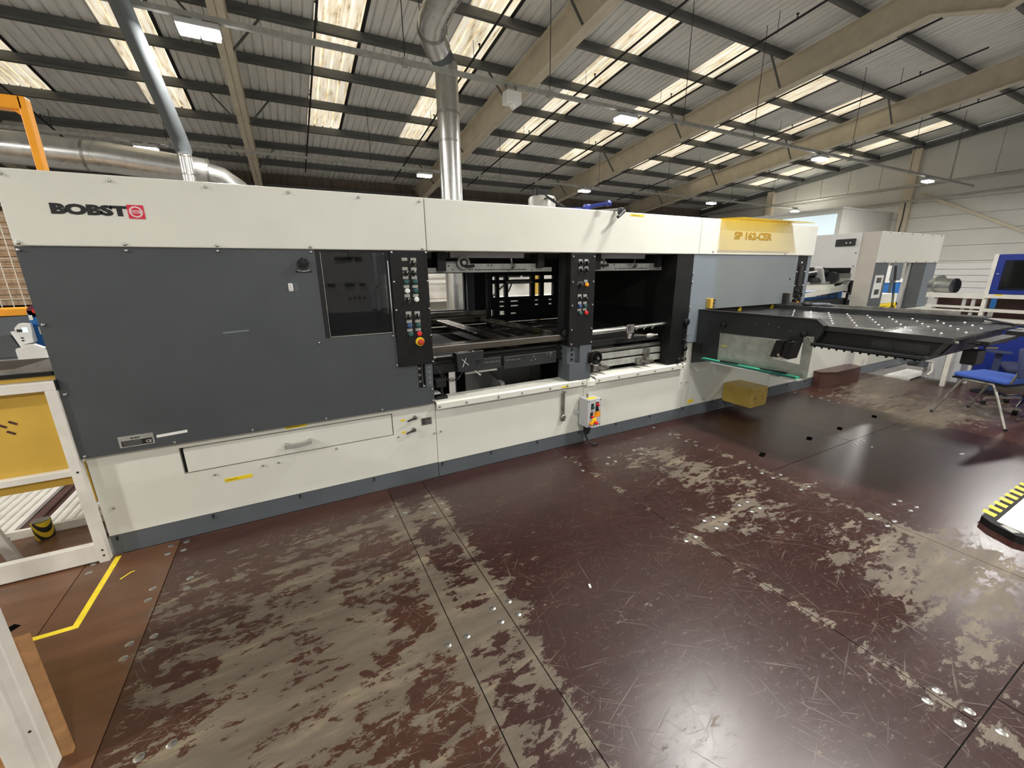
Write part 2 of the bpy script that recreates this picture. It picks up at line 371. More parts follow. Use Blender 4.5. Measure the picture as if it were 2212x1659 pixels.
# --- deck boards of the machine platform, each its own piece
def blobs(x, y):
    """how walked-off the film is at a spot of the deck (-0.6 untouched .. +0.3 bare)"""
    w = -0.19
    S = [(-0.15, 1.75, 0.75, 0.75, 0.26), (-0.2, 1.0, 0.7, 0.45, 0.10), (-0.75, 2.0, 0.10, 0.9, 0.12), (0.05, 2.55, 0.5, 0.22, 0.10),
         (0.60, 1.2, 0.12, 1.0, 0.07), (0.6, 2.5, 0.22, 0.14, 0.18), (0.62, 1.47, 0.25, 0.10, 0.16),
         (2.75, 1.95, 0.40, 0.50, 0.21), (2.55, 2.45, 0.45, 0.25, 0.12), (2.25, 1.48, 0.16, 0.09, 0.30), (2.64, 1.48, 0.12, 0.10, 0.22), (1.98, 1.43, 0.10, 0.05, 0.2),
         (2.75, 0.62, 0.40, 0.32, 0.17), (3.05, 0.6, 0.40, 0.45, 0.13), (2.45, 0.25, 0.3, 0.3, 0.10), (2.6, 1.15, 0.45, 0.35, 0.085),
         (3.50, 1.40, 0.22, 0.20, 0.17), (3.3, 0.6, 0.25, 0.25, 0.12), (6.4, 2.1, 0.8, 0.6, 0.25), (6.9, 1.4, 0.9, 0.35, 0.22), (5.8, 1.7, 0.35, 0.25, 0.24),
         (7.3, 2.6, 0.7, 0.3, 0.28), (5.7, 1.55, 0.9, 0.09, 0.2), (2.3, -0.1, 0.4, 0.3, 0.15), (1.35, 0.35, 0.5, 0.3, 0.03),
         (1.2, 2.3, 0.35, 0.12, 0.015), (1.1, 1.75, 0.25, 0.12, 0.05),
         (1.3, 2.8, 0.6, 0.12, -0.10), (1.7, 2.0, 0.5, 0.5, -0.04), (4.2, 2.3, 0.75, 0.75, -0.22), (3.9, 1.1, 0.5, 0.5, -0.10), (5.0, 1.1, 0.7, 0.5, -0.16),
         (-1.1, 2.5, 0.25, 1.2, -0.22), (-0.95, 1.4, 0.3, 0.5, -0.2), (1.0, 0.4, 0.4, 0.4, -0.05), (0.0, 2.85, 0.9, 0.09, -0.20), (-0.55, 1.25, 0.25, 0.2, 0.18)]
    for cx, cy, rx, ry, a in S:
        w += a * math.exp(-((x - cx) / rx) ** 2 - ((y - cy) / ry) ** 2)
    for xj, r, a in ((0.466, 0.055, 0.17), (0.732, 0.060, 0.20), (2.0, 0.035, 0.16), (3.24, 0.03, 0.20)):
        if y < 2.8: w += a * math.exp(-((x - xj) / r) ** 2)
    return w
def deck_panel(x0, x1, y0, y1, tone=0.0, rivets=(), slots=()):
    g = 0.0025
    x0 += g; x1 -= g; y0 += g; y1 -= g
    st = 0.06 if x0 < 4 else 0.12
    nx = max(2, int((x1 - x0) / st)); ny = max(2, int((y1 - y0) / st))
    b = B()
    vs = [(x0 + (x1 - x0) * i / nx, y0 + (y1 - y0) * j / ny, 0.0) for j in range(ny + 1) for i in range(nx + 1)]
    b.add(vs, [(j * (nx + 1) + i, j * (nx + 1) + i + 1, (j + 1) * (nx + 1) + i + 1, (j + 1) * (nx + 1) + i) for j in range(ny) for i in range(nx)])
    n = len(b.v)
    per = [i for i in range(nx + 1)] + [j * (nx + 1) + nx for j in range(1, ny + 1)] + [ny * (nx + 1) + i for i in range(nx - 1, -1, -1)] + [j * (nx + 1) for j in range(ny - 1, 0, -1)]
    low = [(b.v[i][0], b.v[i][1], -0.015) for i in per]
    m = len(per); b.v += low
    b.f += [(per[k], n + k, n + (k + 1) % m, per[(k + 1) % m]) for k in range(m)]
    o = part('floor_panel', b, M['deck'], slab)
    me = o.data
    wa = me.attributes.new('wear', 'FLOAT', 'POINT'); ta = me.attributes.new('tone', 'FLOAT', 'POINT')
    for i, v in enumerate(b.v):
        wa.data[i].value = blobs(v[0], v[1]); ta.data[i].value = tone
    for x, y in rivets:
        inst('rivet', 'rivet', lambda: B().lathe([(0.0165, 0.0), (0.0165, 0.0015), (0.012, 0.0035), (0.004, 0.0045)], (0, 0, 0), 'z', 14), M['steel'], o, (x, y, 0.0))
    for x, y, a in slots:
        s = B().box(-0.05, 0.05, -0.021, 0.021, 0.0003, 0.0012).rot(Matrix.Rotation(a, 3, 'Z'))
        s.v = [(p[0] + x, p[1] + y, p[2]) for p in s.v]
        part('hand_slot', s, M['void'], o)
def grid4(cx, cy): return [(cx + dx, cy + dy) for dx in (-0.045, 0.045) for dy in (-0.045, 0.045)]
def pair(cx, ys): return [(cx, y) for y in ys]
YD = 2.95
rv = [(-1.197, 2.907), (-1.191, 2.817)]
deck_panel(-2.4, -1.235, 0.2, 3.7, 1.0, [], [(-1.18 - 0.2, 2.47, 0.9)])
deck_panel(-1.235, -0.80, 0.2, YD, 0.75, rv + pair(-0.842, (2.90, 2.813, 2.497, 2.407, 2.114, 2.032)))
deck_panel(-0.80, 0.466, 0.2, YD, 0.15, pair(-0.765, (2.902, 2.812)) + pair(-0.683, (2.497, 2.409)) + pair(-0.756, (2.115, 2.032)) + [(-0.577, 1.512), (-0.667, 1.513)] + [(0.415, 2.558), (0.416, 1.428)])
deck_panel(0.466, 0.732, 0.2, YD, 0.0, [(0.505, 2.558), (0.679, 2.553), (0.675, 2.465), (0.507, 1.431), (0.68, 1.521), (0.68, 1.429)])
deck_panel(0.732, 2.0, 0.2, YD, 0.0, [(0.765, 2.555), (0.769, 2.463), (0.768, 1.522), (0.772, 1.429), (1.941, 1.43), (1.945, 0.322), (1.945, 0.232), (1.95, 2.47)])
deck_panel(2.0, 3.24, 0.2, YD, 0.0, grid4(2.265, 1.473) + grid4(2.64, 1.48) + grid4(2.65, 2.517) + [(2.302, 2.557), (2.302, 2.471), (2.21, 2.467), (2.027, 1.431), (2.032, 0.321), (2.033, 0.231)] + pair(3.19, (2.884, 2.669, 2.568, 2.473, 2.362, 1.843, 1.736, 1.645, 1.438, 1.01, 0.918)))
deck_panel(3.24, 4.551, 1.715, YD, 0.0, [], [(3.526, 1.938, 0.35), (4.274, 1.938, 0.35)])
deck_panel(4.551, 5.80, 1.715, YD, 0.1, pair(5.765, (2.888, 2.684, 2.58, 2.489, 2.379)), [(4.818, 1.931, 0.35), (5.55, 1.933, 0.35)])
deck_panel(3.24, 5.80, 0.2, 1.715, 0.0, grid4(3.58, 0.97) + [(4.453, 1.66), (4.515, 1.66), (4.587, 1.66), (4.652, 1.66)] + pair(3.29, (1.647, 1.437, 1.009, 0.92)))
deck_panel(5.80, 7.80, 0.2, YD, 0.2, [(5.85, 1.75), (5.85, 1.64)])
deck_panel(7.80, 11.0, 0.2, 2.42, 0.35)
deck_panel(-2.4, 0.466, -2.4, 0.2, 0.3)
deck_panel(0.466, 2.19, -2.4, 0.2, 0.0, [(2.03, 0.15)])
deck_panel(2.19, 5.80, -2.4, 0.2, 0.0)
deck_panel(5.80, 11.0, -2.4, 0.2, 0.1)

# --- roof: ridge frame, rafters, purlins, sheets and rooflights
roof = struct('ceiling')
def ribbed(x0, x1, ya, yb, h=0.0, pitch=0.2):
    """trapezoid sheet running down the slope from ya to yb"""
    n = max(1, round((x1 - x0) / pitch)); p = (x1 - x0) / n; prof = []
    for i in range(n):
        x = x0 + i * p
        prof += [(x, 0), (x + 0.80 * p, 0), (x + 0.85 * p, 0.035), (x + 0.95 * p, 0.035)]
    prof.append((x1, 0))
    vs = []
    for y in (ya, yb):
        vs += [(x, y, zr(y) + 0.86 + d + h) for x, d in prof]
    m = len(prof)
    return B().add(vs, [(i, i + 1, m + i + 1, m + i) for i in range(m - 1)])
SKY = [(-5.2, -4.3), (-2.5, -1.6), (1.14, 2.04), (3.85, 4.75), (7.35, 8.25), (10.1, 11.0), (13.8, 14.7), (16.55, 17.45), (19.6, 20.4), (22.05, 22.9)]
def add_col(x0, x1, ranges, nm, mt):
    for ya, yb in ranges: part(nm, ribbed(x0, x1, ya, yb), mt, roof)
S0, S1 = 7.42, 15.05
cur = XW
for a, b_ in SKY + [(XE, XE)]:
    k = max(1, round((a - cur) / 0.9)) if a - cur > 0.05 else 0
    for i in range(k):
        x0 = cur + (a - cur) * i / k; x1 = cur + (a - cur) * (i + 1) / k
        add_col(x0, x1, [(RID, YB), (YF, RID)], 'roof_sheet', M['roofwhite'])
    if b_ > a:
        add_col(a, b_, [(RID, S0), (S1, YB), (YF, -8.0), (-1.0, RID)], 'roof_sheet', M['roofwhite'])
        add_col(a, b_, [(S0, S1), (-8.0, -1.0)], 'skylight', M['skylight'])
        part('flashing', B().prism([(S0, zr(S0) + 0.845), (S1, zr(S1) + 0.845), (S1, zr(S1) + 0.87), (S0, zr(S0) + 0.87)], 'x', b_ - 0.02, b_ + 0.05), M['matblack'], roof)
    cur = b_
PUR = [4.35, 5.85, 7.4, 8.9, 10.4, 11.95, 13.5, 15.05, 16.6, 18.1]
RAF = [-6.5, -0.43, 5.55, 11.70, 17.70]
ends = [XW] + RAF + [XE]
for y in PUR + [2.9, 1.35, -0.2, -1.7, -3.2, -4.8, -6.3, -7.9, -9.4, -10.9]:
    z = zr(y) + 0.65
    for i in range(len(ends) - 1):
        xa, xb = ends[i] + 0.01, ends[i + 1] - 0.01
        b = B().box(xa, xb, y - 0.006, y + 0.006, z, z + 0.205).box(xa, xb, y - 0.09, y - 0.006, z, z + 0.010).box(xa, xb, y + 0.006, y + 0.09, z + 0.193, z + 0.203).box(xa, xb, y - 0.09, y - 0.082, z + 0.010, z + 0.035)
        part('purlin', b, M['purlin'], roof)
for x in RAF:
    t = [(YB, zr(YB)), (4.62, zr(4.62)), (RID, 5.89), (2 * RID - 4.62, zr(4.62)), (YF, zr(YF)), (YF, zr(YF) + 0.64), (RID, zr(RID) + 0.64), (YB, zr(YB) + 0.64)]
    b = B().prism(t, 'x', x - 0.008, x + 0.008)
    for p, q, h in ((t[0], t[1], 0.02), (t[1], t[2], 0.02), (t[2], t[3], 0.02), (t[3], t[4], 0.02), (t[5], t[6], -0.02), (t[6], t[7], -0.02)):
        b.prism([p, q, (q[0], q[1] + h), (p[0], p[1] + h)], 'x', x - 0.12, x + 0.12)
    r = part('rafter', b, M['beige_steel'], roof)
    for y in (7.4, 10.4, 13.5, 16.6):
        for sx in (-1, 1):
            part('purlin_stay', B().beam((x + sx * 0.10, y, zr(y) + 0.05), (x + sx * 0.62, y, zr(y) + 0.66), 0.035, 0.035), M['purlin'], r)
ridge = part('ridge_beam', B().box(XW, XE, RID - 0.06, RID + 0.06, zr(RID) + 0.60, zr(RID) + 0.84), M['purlin'], roof)
part('eaves_beam', B().box(XW, XE, YB - 0.45, YB - 0.25, 4.35, 4.75).box(XW, XE, YB - 0.6, YB - 0.2, 4.75, 4.79), M['purlin'], roof)

# --- walls
wb = struct('wall_back', B().box(XW, XE, YB, YB + 0.2, 0, 5.4), M['wallbrown'])
for i in range(36):
    x = XW + i * 0.93
    part('wall_panel', B().box(x + 0.01, x + 0.90, YB - 0.03, YB - 0.002, 0.02, 5.15), M['wallbrown'], wb)
for x in [-4.5, -1.6, 2.5, 5.0, 8.6, 11.7, 14.8]:
    part('cladding_post', B().box(x, x + 0.14, YB - 0.24, YB - 0.03, 0, 4.35), M['matblack'], wb)
for x in RAF: part('steel_column', B().box(x - 0.15, x + 0.15, YB - 0.75, YB - 0.46, 0, zr(YB - 0.6)), M['beige_steel'], wb)
wl = struct('wall_left', B().prism([(YF, 0), (YB, 0), (YB, zr(YB) + 0.85), (RID, zr(RID) + 0.85), (YF, zr(YF) + 0.85)], 'x', XW - 0.2, XW), M['wallsheet'])
wr = struct('wall_right', B().prism([(YF, 0), (YB, 0), (YB, zr(YB) + 0.85), (RID, zr(RID) + 0.85), (YF, zr(YF) + 0.85)], 'x', XE, XE + 0.2), M['wallsheet'])
y = -3.0
while y < YB - 1:
    part('wall_panel', B().prism([(y + 0.008, 4.9), (y + 1.19, 4.9), (y + 1.19, zr(y + 1.19) + 0.72), (y + 0.008, zr(y) + 0.72)], 'x', XE - 0.035, XE - 0.003), M['wallsheet'], wr); y += 1.2
for k in range(8):
    part('wall_plank', B().box(XE - 0.05, XE - 0.003, -3.0, YB - 0.3, k * 0.6 + 0.01, k * 0.6 + 0.592), M['wallsheet'], wr)
for yy in (2.9, 9.0, 15.0): part('steel_column', B().box(XE - 0.30, XE - 0.05, yy - 0.16, yy + 0.16, 0, zr(yy) + 0.62), M['beige_steel'], wr)
part('gable_rafter', B().prism([(RID, zr(RID) + 0.55), (YB, zr(YB) + 0.55), (YB, zr(YB) + 0.72), (RID, zr(RID) + 0.72)], 'x', XE - 0.2, XE - 0.06), M['purlin'], wr)
part('wall_brace', B().beam((XE - 0.12, 8.6, 4.55), (XE - 0.12, 1.2, 0.5), 0.10, 0.10), M['beige_steel'], wr)
part('wall_pipe', B().cyl((XE - 0.5, -2, 4.88), (XE - 0.5, YB - 1, 4.84), 0.06, n=8), M['dullsteel'], wr)
part('wall_pipe', B().cyl((XE - 0.45, -2, 4.42), (XE - 0.45, 14, 4.22), 0.045, n=8), M['dullsteel'], wr)
off = thing('site_office', 'cream block office with a lit window, against the end wall of the hall', 'office', (22.1, 11.8, 0))
part('office_wall', B().box(20.0, 24.2, 9.45, 14.6, 0, 3.85).box(19.9, 24.2, 9.4, 14.7, 3.85, 3.92), M['wallsheet'], off)
part('lit_window', B().box(19.975, 19.997, 9.62, 11.75, 2.3, 3.68), M['officewhite'], off)
for k in range(1, 6): part('wall_plank', B().box(19.985, 19.999, 11.8, 14.58, k * 0.62, k * 0.62 + 0.6), M['wallsheet'], off)

# --- overhead services
def trunking(y, z, x0, x1, lab, sup):
    t = thing('cable_trunking', lab, 'trunking', (x0, y, z))
    part('channel', B().box(x0, x1, y - 0.03, y + 0.03, z - 0.03, z + 0.03), M['dullsteel'], t)
    for x in sup:
        part('hanger_wire', B().cyl((x, y, z + 0.02), (x, y, zr(y) + 0.66), 0.007, n=5), M['cable'], t)
        part('clamp', B().box(x - 0.035, x + 0.035, y - 0.045, y + 0.045, z - 0.055, z + 0.05), M['dullsteel'], t)
    return t
Z_L = 4.42
trunking(6.78, Z_L + 0.06, -8.5, 23.2, 'grey lighting trunking crossing in front of the tall silver duct', (-6.0, -3.2, 1.9, 4.35, 7.6, 9.9, 14.2, 17.9, 21))
trunking(13.0, Z_L + 0.06, -8.5, 23.2, 'grey lighting trunking farther back, passing behind the tall silver duct', (-6.0, -2, 2.5, 6.5, 10.5, 14, 18, 21))
trunking(0.85, Z_L + 0.06, -8.5, 23.2, 'grey lighting trunking above the front of the press, out of view', (-6.0, -2, 2.5, 6.5, 10.5, 14, 18, 21))
def highbay(x, y, z, lab, power):
    t = thing('highbay_lamp', lab, 'lamp', (x, y, z), group='highbay lamps of the hall')
    part('housing', B().bbox(x - 0.22, x + 0.22, y - 0.12, y + 0.12, z - 0.08, z - 0.01, 0.02).box(x - 0.05, x + 0.05, y - 0.05, y + 0.05, z - 0.02, z + 0.026), M['lightgrey'], t)
    for s in (-1, 1):
        part('lens', B().bbox(x + s * 0.105 - 0.098, x + s * 0.105 + 0.098, y - 0.10, y + 0.10, z - 0.125, z - 0.0805, 0.012), M['lens'], t)
        part('bracket', B().beam((x + s * 0.17, y, z - 0.02), (x + s * 0.02, y, z + 0.024), 0.012, 0.012), M['oldsteel'], t)
    ld = bpy.data.lights.new('lamp_light', 'AREA'); ld.shape = 'RECTANGLE'; ld.size = 0.44; ld.size_y = 0.24; ld.energy = power
    ld.color = (1.0, 0.97, 0.92); ld.spread = math.pi
    lo = bpy.data.objects.new('lamp_light', ld); COL.objects.link(lo); lo.location = (0, 0, -0.135); lo.parent = t
for x, lab in ((-0.52, 'bright highbay lamp at upper left, left of the plain vertical beam'), (6.05, 'bright highbay lamp above the middle of the press, nearest row'), (12.75, 'highbay lamp right of centre, by the fourth rafter'), (19.3, 'highbay lamp in front of the end wall column'), (-7.1, 'highbay lamp on the near trunking, off to the left')):
    highbay(x, 6.78, Z_L, lab, LAMP_POWER)
for x, lab in ((4.0, 'small distant highbay lamp left of the tall silver duct'), (9.86, 'small distant highbay lamp above the grey motor pot'), (16.7, 'small distant highbay lamp above the cream cover seam'), (23.0, 'farthest small highbay lamp near the lit office window'), (-2.4, 'highbay lamp shining in front of the horizontal silver duct')):
    highbay(x, 13.0, Z_L, lab, LAMP_POWER)
for x, y, k, lab in ((-5.7, 0.85, 1.9, 'highbay lamp over the left of the deck'), (4.0, 0.85, 0.68, 'highbay lamp over the middle of the deck'), (12.6, 1.85, 1.2, 'highbay lamp over the right of the deck'), (3.80, 2.22, 0.62, 'highbay lamp over the middle of the press')):
    highbay(x, y, Z_L, lab, LAMP_POWER * k)
for x, lab in ((-7.0, 'highbay lamp behind the viewer, left'), (1.0, 'highbay lamp behind the viewer, middle'), (9.0, 'highbay lamp behind the viewer, right'), (17.0, 'highbay lamp behind the viewer, far right')):
    highbay(x, -3.4, Z_L, lab, LAMP_POWER * 1.3)
# sprinkler pipes run down the slope
for x, lab in ((-4.7, 'left of the grey sloping duct'), (1.07, 'left of the tall silver duct'), (4.12, 'just right of the tall silver duct'), (7.1, 'between second and third rafters, left one'), (9.65, 'between second and third rafters, right one'), (12.6, 'just right of the third rafter'), (15.2, 'left of the fourth rafter'), (19.2, 'right of the fourth rafter')):
    t = thing('sprinkler_pipe', 'thin black sprinkler pipe under the roof, ' + lab, 'pipe', (x, 4.8, zr(4.8) + 0.28), group='sprinkler pipes under the roof')
    part('pipe', B().cyl((x, 4.8, zr(4.8) + 0.28), (x, 17.3, zr(17.3) + 0.28), 0.022, n=8), M['cable'], t)
    for y in (6.0, 9.1, 12.2, 15.2):
        part('sprinkler_head', B().cyl((x, y, zr(y) + 0.28), (x, y, zr(y) + 0.36), 0.012, n=6).cyl((x, y, zr(y) + 0.36), (x, y, zr(y) + 0.375), 0.028, n=8), M['cable'], t)
        part('hanger', B().cyl((x + 0.04, y + 0.4, zr(y + 0.4) + 0.26), (x + 0.04, y + 0.4, zr(y + 0.4) + 0.66), 0.006, n=5), M['cable'], t)
# motion sensor under the near trunking
t = thing('motion_sensor', 'white motion sensor box hanging on the near trunking by the second rafter', 'sensor', (3.58, 6.70, 4.2))
part('case', B().bbox(3.45, 3.72, 6.62, 6.80, 4.17, 4.36, 0.02), M['white'], t)
part('bracket', B().box(3.48, 3.50, 6.7, 6.75, 4.34, 4.46).box(3.66, 3.68, 6.7, 6.75, 4.34, 4.46), M['oldsteel'], t)
part('sensor_eye', B().lathe([(0.05, 0), (0.045, -0.04), (0.02, -0.06)], (3.60, 6.70, 4.17), 'z', 12), M['white'], t, True)

# ducts
t = thing('exhaust_duct', 'tall round silver exhaust duct rising behind the press and bending near the roof', 'duct', (2.82, 7.6, 0))
part('duct_run', B().cyl((2.82, 7.6, 0.0), (2.82, 7.6, 4.93), 0.19, n=24), M['galv'], t, True)
for z in (2.0, 3.75, 4.18): part('duct_band', B().cyl((2.82, 7.6, z), (2.82, 7.6, z + 0.035), 0.198, n=24), M['oldsteel'], t, True)
part('elbow', B().tube([(2.82, 7.6, 4.88), (2.75, 7.56, 4.97), (2.65, 7.47, 5.05)], 0.185, 24), M['duct_grey'], t, True)
part('elbow_collar', B().tube([(2.66, 7.48, 5.04), (2.54, 7.36, 5.12), (2.47, 7.22, 5.17)], 0.205, 24), M['galv'], t, True)
part('upper_run', B().tube([(2.47, 7.22, 5.17), (2.43, 7.0, 5.23), (2.47, 6.7, 5.31), (2.55, 6.1, 5.42), (2.7, 5.0, 5.65)], 0.205, 24), M['galv'], t, True)
part('collar_ring', B().tube([(2.475, 7.24, 5.165), (2.465, 7.20, 5.177)], 0.22, 24), M['oldsteel'], t, True)
for dx in (-0.21, 0.21): part('hanger_wire', B().cyl((2.5 + dx, 7.2, 5.15), (2.5 + dx, 7.2, zr(7.2) + 0.7), 0.006, n=5), M['cable'], t)
t = thing('extract_pipe', 'grey sloping extract pipe dropping to a silver riser, upper left', 'duct', (-1.06, 8.0, 2.4))
part('riser', B().cyl((-1.06, 8.0, 0), (-1.06, 8.0, 3.32), 0.085, n=20), M['galv'], t, True)
for z in (2.98, 3.22): part('duct_band', B().cyl((-1.06, 8.0, z), (-1.06, 8.0, z + 0.02), 0.09, n=20), M['oldsteel'], t, True)
part('sloping_run', B().tube([(-1.06, 8.0, 3.28), (-1.06, 7.98, 3.34), (-1.075, 7.85, 3.47), (-1.156, 7.0, 4.15), (-1.25, 6.0, 4.95), (-1.33, 5.1, 5.7)], 0.10, 20), M['duct_grey'], t, True)
t = thing('extract_main', 'large silver horizontal duct behind the left end of the press', 'duct', (-4.0, 8.4, 2.9))
part('duct_run', B().tube([(-7.5, 8.4, 3.32), (-2.0, 8.4, 3.20), (-0.85, 8.4, 3.10)], 0.20, 24), M['galv'], t, True)
part('elbow', B().tube([(-0.88, 8.4, 3.10), (-0.7, 8.42, 3.06), (-0.5, 8.5, 2.92), (-0.38, 8.55, 2.7)], 0.155, 24), M['galv'], t, True)
for x, z in ((-2.25, 3.207), (-0.86, 3.10)): part('duct_band', B().tube([(x, 8.4, z), (x + 0.03, 8.4, z - 0.001)], 0.208, 24), M['oldsteel'], t, True)

part('wall_cable', B().tube([(XE - 0.32, 9.0, 4.3), (XE - 0.33, 8.98, 3.6), (XE - 0.33, 9.02, 2.8), (XE - 0.33, 9.0, 1.5)], 0.02, 6), M['cable'], wr)

# ================================================================ DIE-CUTTING PRESS
YC, YP = 2.90, 2.91
press = thing('die_cutting_press', 'long cream and grey die-cutting press with open middle bays, filling the back of the deck', 'machine', (2.3, 3.9, 0))
PR = press
# carcass behind the skins
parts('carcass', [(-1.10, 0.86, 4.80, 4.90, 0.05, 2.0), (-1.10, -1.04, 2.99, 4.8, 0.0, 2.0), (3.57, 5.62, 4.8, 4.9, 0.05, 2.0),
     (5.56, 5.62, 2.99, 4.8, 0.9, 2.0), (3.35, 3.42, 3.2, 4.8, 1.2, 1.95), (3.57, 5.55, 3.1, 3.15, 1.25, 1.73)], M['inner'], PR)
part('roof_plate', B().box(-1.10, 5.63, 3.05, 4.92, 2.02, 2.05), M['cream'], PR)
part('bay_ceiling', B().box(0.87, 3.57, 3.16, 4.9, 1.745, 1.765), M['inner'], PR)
# --- top cover, three panels folded under
def cover(x0, x1, bl):
    b = B().bbox(x0, x1, YC, YC + 0.035, 1.737, 2.075, 0.006).box(x0 + 0.004, x1 - 0.004, YC + 0.02, 3.08, 2.045, 2.072).box(x0 + 0.004, x1 - 0.004, YC + 0.02, 3.13, 1.739, 1.752)
    o = part('cover_panel', b, M['cream'], PR); bolts(o, bl, YC); return o
c1 = cover(-1.115, 0.8745, [(x, 2.05) for x in (-1.085, -0.711, -0.319, 0.073, 0.462, 0.845)] + [(x, 1.751) for x in (-1.095, -0.71, -0.318, 0.152, 0.845)])
c2 = cover(0.8785, 3.624, [])
c3 = cover(3.628, 5.67, [(3.83, 1.765), (5.07, 1.755)])
text('lettering', 'BOBST', -0.953, 1.889, 0.060, YC - 0.0005, c1, M['ink'], 1.56, 0.0040, 0.0008)
part('emblem', B().box(-0.668, -0.602, YC - 0.002, YC - 0.0003, 1.8755, 1.9415), M['logored'], c1)
g = []
for i in range(48):
    r = 0.0285 if i % 2 else 0.0245
    for dt in (-0.035, 0.035): g.append((-0.635 + r * math.cos(2 * math.pi * i / 48 + dt), 1.9085 + r * math.sin(2 * math.pi * i / 48 + dt)))
part('emblem_gear', B().prism(g, 'y', YC - 0.0028, YC - 0.002), M['white'], c1)
part('emblem_disc', B().cyl((-0.635, YC - 0.0034, 1.9085), (-0.635, YC - 0.0026, 1.9085), 0.0205, n=32), M['logored'], c1)
part('emblem_band', B().box(-0.654, -0.616, YC - 0.0038, YC - 0.003, 1.9015, 1.9155), M['white'], c1)
text('emblem_text', 'BOBST', -0.6525, 1.9035, 0.0135, YC - 0.0040, c1, M['logored'], 0.82, 0.0004, 0.0003)
part('warning_sticker', B().box(2.70, 2.86, YC - 0.0012, YC - 0.0003, 2.045, 2.062), M['yellow'], c2)
text('sticker_text', 'ATTENTION', 2.715, 2.049, 0.011, YC - 0.0016, c2, M['ink'], 1.6, 0, 0.0002)
# model sign with yellow acrylic visor
part('visor', B().prism([(YC + 0.01, 2.077), (2.66, 2.060), (2.66, 2.066), (YC + 0.01, 2.083)], 'x', 3.90, 5.12).box(3.90, 5.12, 2.90, 3.1, 2.077, 2.083), M['acrylic'], c3, label='yellow acrylic visor')
text('lettering', 'SP 162-CER', 4.135, 1.892, 0.098, YC - 0.0008, c3, M['textgold'], 1.33, 0.0042, 0.001)
part('tape_strip', B().box(3.89, 5.14, YC - 0.0010, YC - 0.0003, 1.758, 1.779), M['gantry'], c3)
# --- door of the left cabinet
door = part('door', B().prism([(-1.117, 0.636), (0.868, 0.636), (0.868, 0.768), (0.757, 0.768), (0.757, 0.944), (0.621, 0.946), (0.618, 1.186), (0.172, 1.188), (0.172, 1.735), (-1.117, 1.735)], 'y', YP, 2.94), M['door'], PR)
bolts(door, [(-1.105, 1.719), (-0.712, 1.72), (-0.32, 1.722), (0.152, 1.722), (-1.10, 1.364), (-1.099, 1.002), (-1.098, 0.650), (-0.707, 0.65), (-0.316, 0.65), (0.11, 0.65), (0.48, 0.65), (0.13, 1.165), (0.6, 1.171), (0.855, 0.75), (0.855, 0.66), (0.611, 0.96)], YP)
part('knob', B().lathe([(0.03, 0), (0.03, -0.01), (0.018, -0.012), (0.018, -0.022), (0.030, -0.024), (0.026, -0.045), (0.01, -0.048)], (0.10, YP, 1.655), 'y', 14), M['black'], door, True)
pb = B()
for i in range(7):
    a = 2 * math.pi * i / 7; pb.cyl((0.10 + 0.026 * math.cos(a), YP - 0.048, 1.655 + 0.026 * math.sin(a)), (0.10 + 0.026 * math.cos(a), YP - 0.022, 1.655 + 0.026 * math.sin(a)), 0.008, n=8)
part('knob_lobe', pb, M['black'], door, True)
part('dial_plate', B().prism([(0.055, 1.603), (0.142, 1.603), (0.142, 1.622), (0.12, 1.617), (0.098, 1.614), (0.076, 1.617), (0.055, 1.622)], 'y', YP - 0.006, YP), M['ink'], door)
part('dial_scale', B().tube([(0.062, YP - 0.0065, 1.617), (0.08, YP - 0.0065, 1.611), (0.098, YP - 0.0065, 1.609), (0.118, YP - 0.0065, 1.611), (0.136, YP - 0.0065, 1.617)], 0.0018, 5), M['white'], door)
part('keyhole_plate', B().bbox(0.002, 0.028, YP - 0.007, YP, 1.492, 1.540, 0.006), M['white'], door)
for z in (1.503, 1.516, 1.529): part('keyhole', B().cyl((0.013, YP - 0.008, z), (0.013, YP - 0.0068, z), 0.0028, n=8), M['ink'], door)
part('sticker', B().box(0.030, 0.056, YP - 0.0012, YP, 1.492, 1.541), M['plinth'], door)
npl = part('nameplate', B().box(-0.948, -0.794, YP - 0.003, YP, 0.664, 0.729), M['dullsteel'], door)
part('nameplate_panel', B().box(-0.938, -0.802, YP - 0.0036, YP - 0.0028, 0.670, 0.702), M['ink'], door)
text('nameplate_text', 'BOBST', -0.895, 0.710, 0.012, YP - 0.0036, door, M['ink'], 1.2, 0.0004, 0.0002)
text('nameplate_text', 'CE', -0.832, 0.676, 0.022, YP - 0.0040, door, M['white'], 1.0, 0, 0.0002)
for k in range(4): part('nameplate_line', B().box(-0.932, -0.85, YP - 0.0039, YP - 0.0035, 0.675 + k * 0.007, 0.6765 + k * 0.007), M['labelgrey'], door)
part('paper_strip', B().prism([(-0.782, 0.693), (-0.638, 0.699), (-0.637, 0.715), (-0.781, 0.709)], 'y', YP - 0.0012, YP), M['white'], door)
part('scuff', B().prism([(-0.37, 1.262), (-0.24, 1.268), (-0.24, 1.276), (-0.37, 1.270)], 'y', YP - 0.0006, YP), M['slate'], door)
part('hinge_edge', B().box(-1.135, -1.119, 2.95, 3.05, 0.36, 0.60), M['ochre'], door)
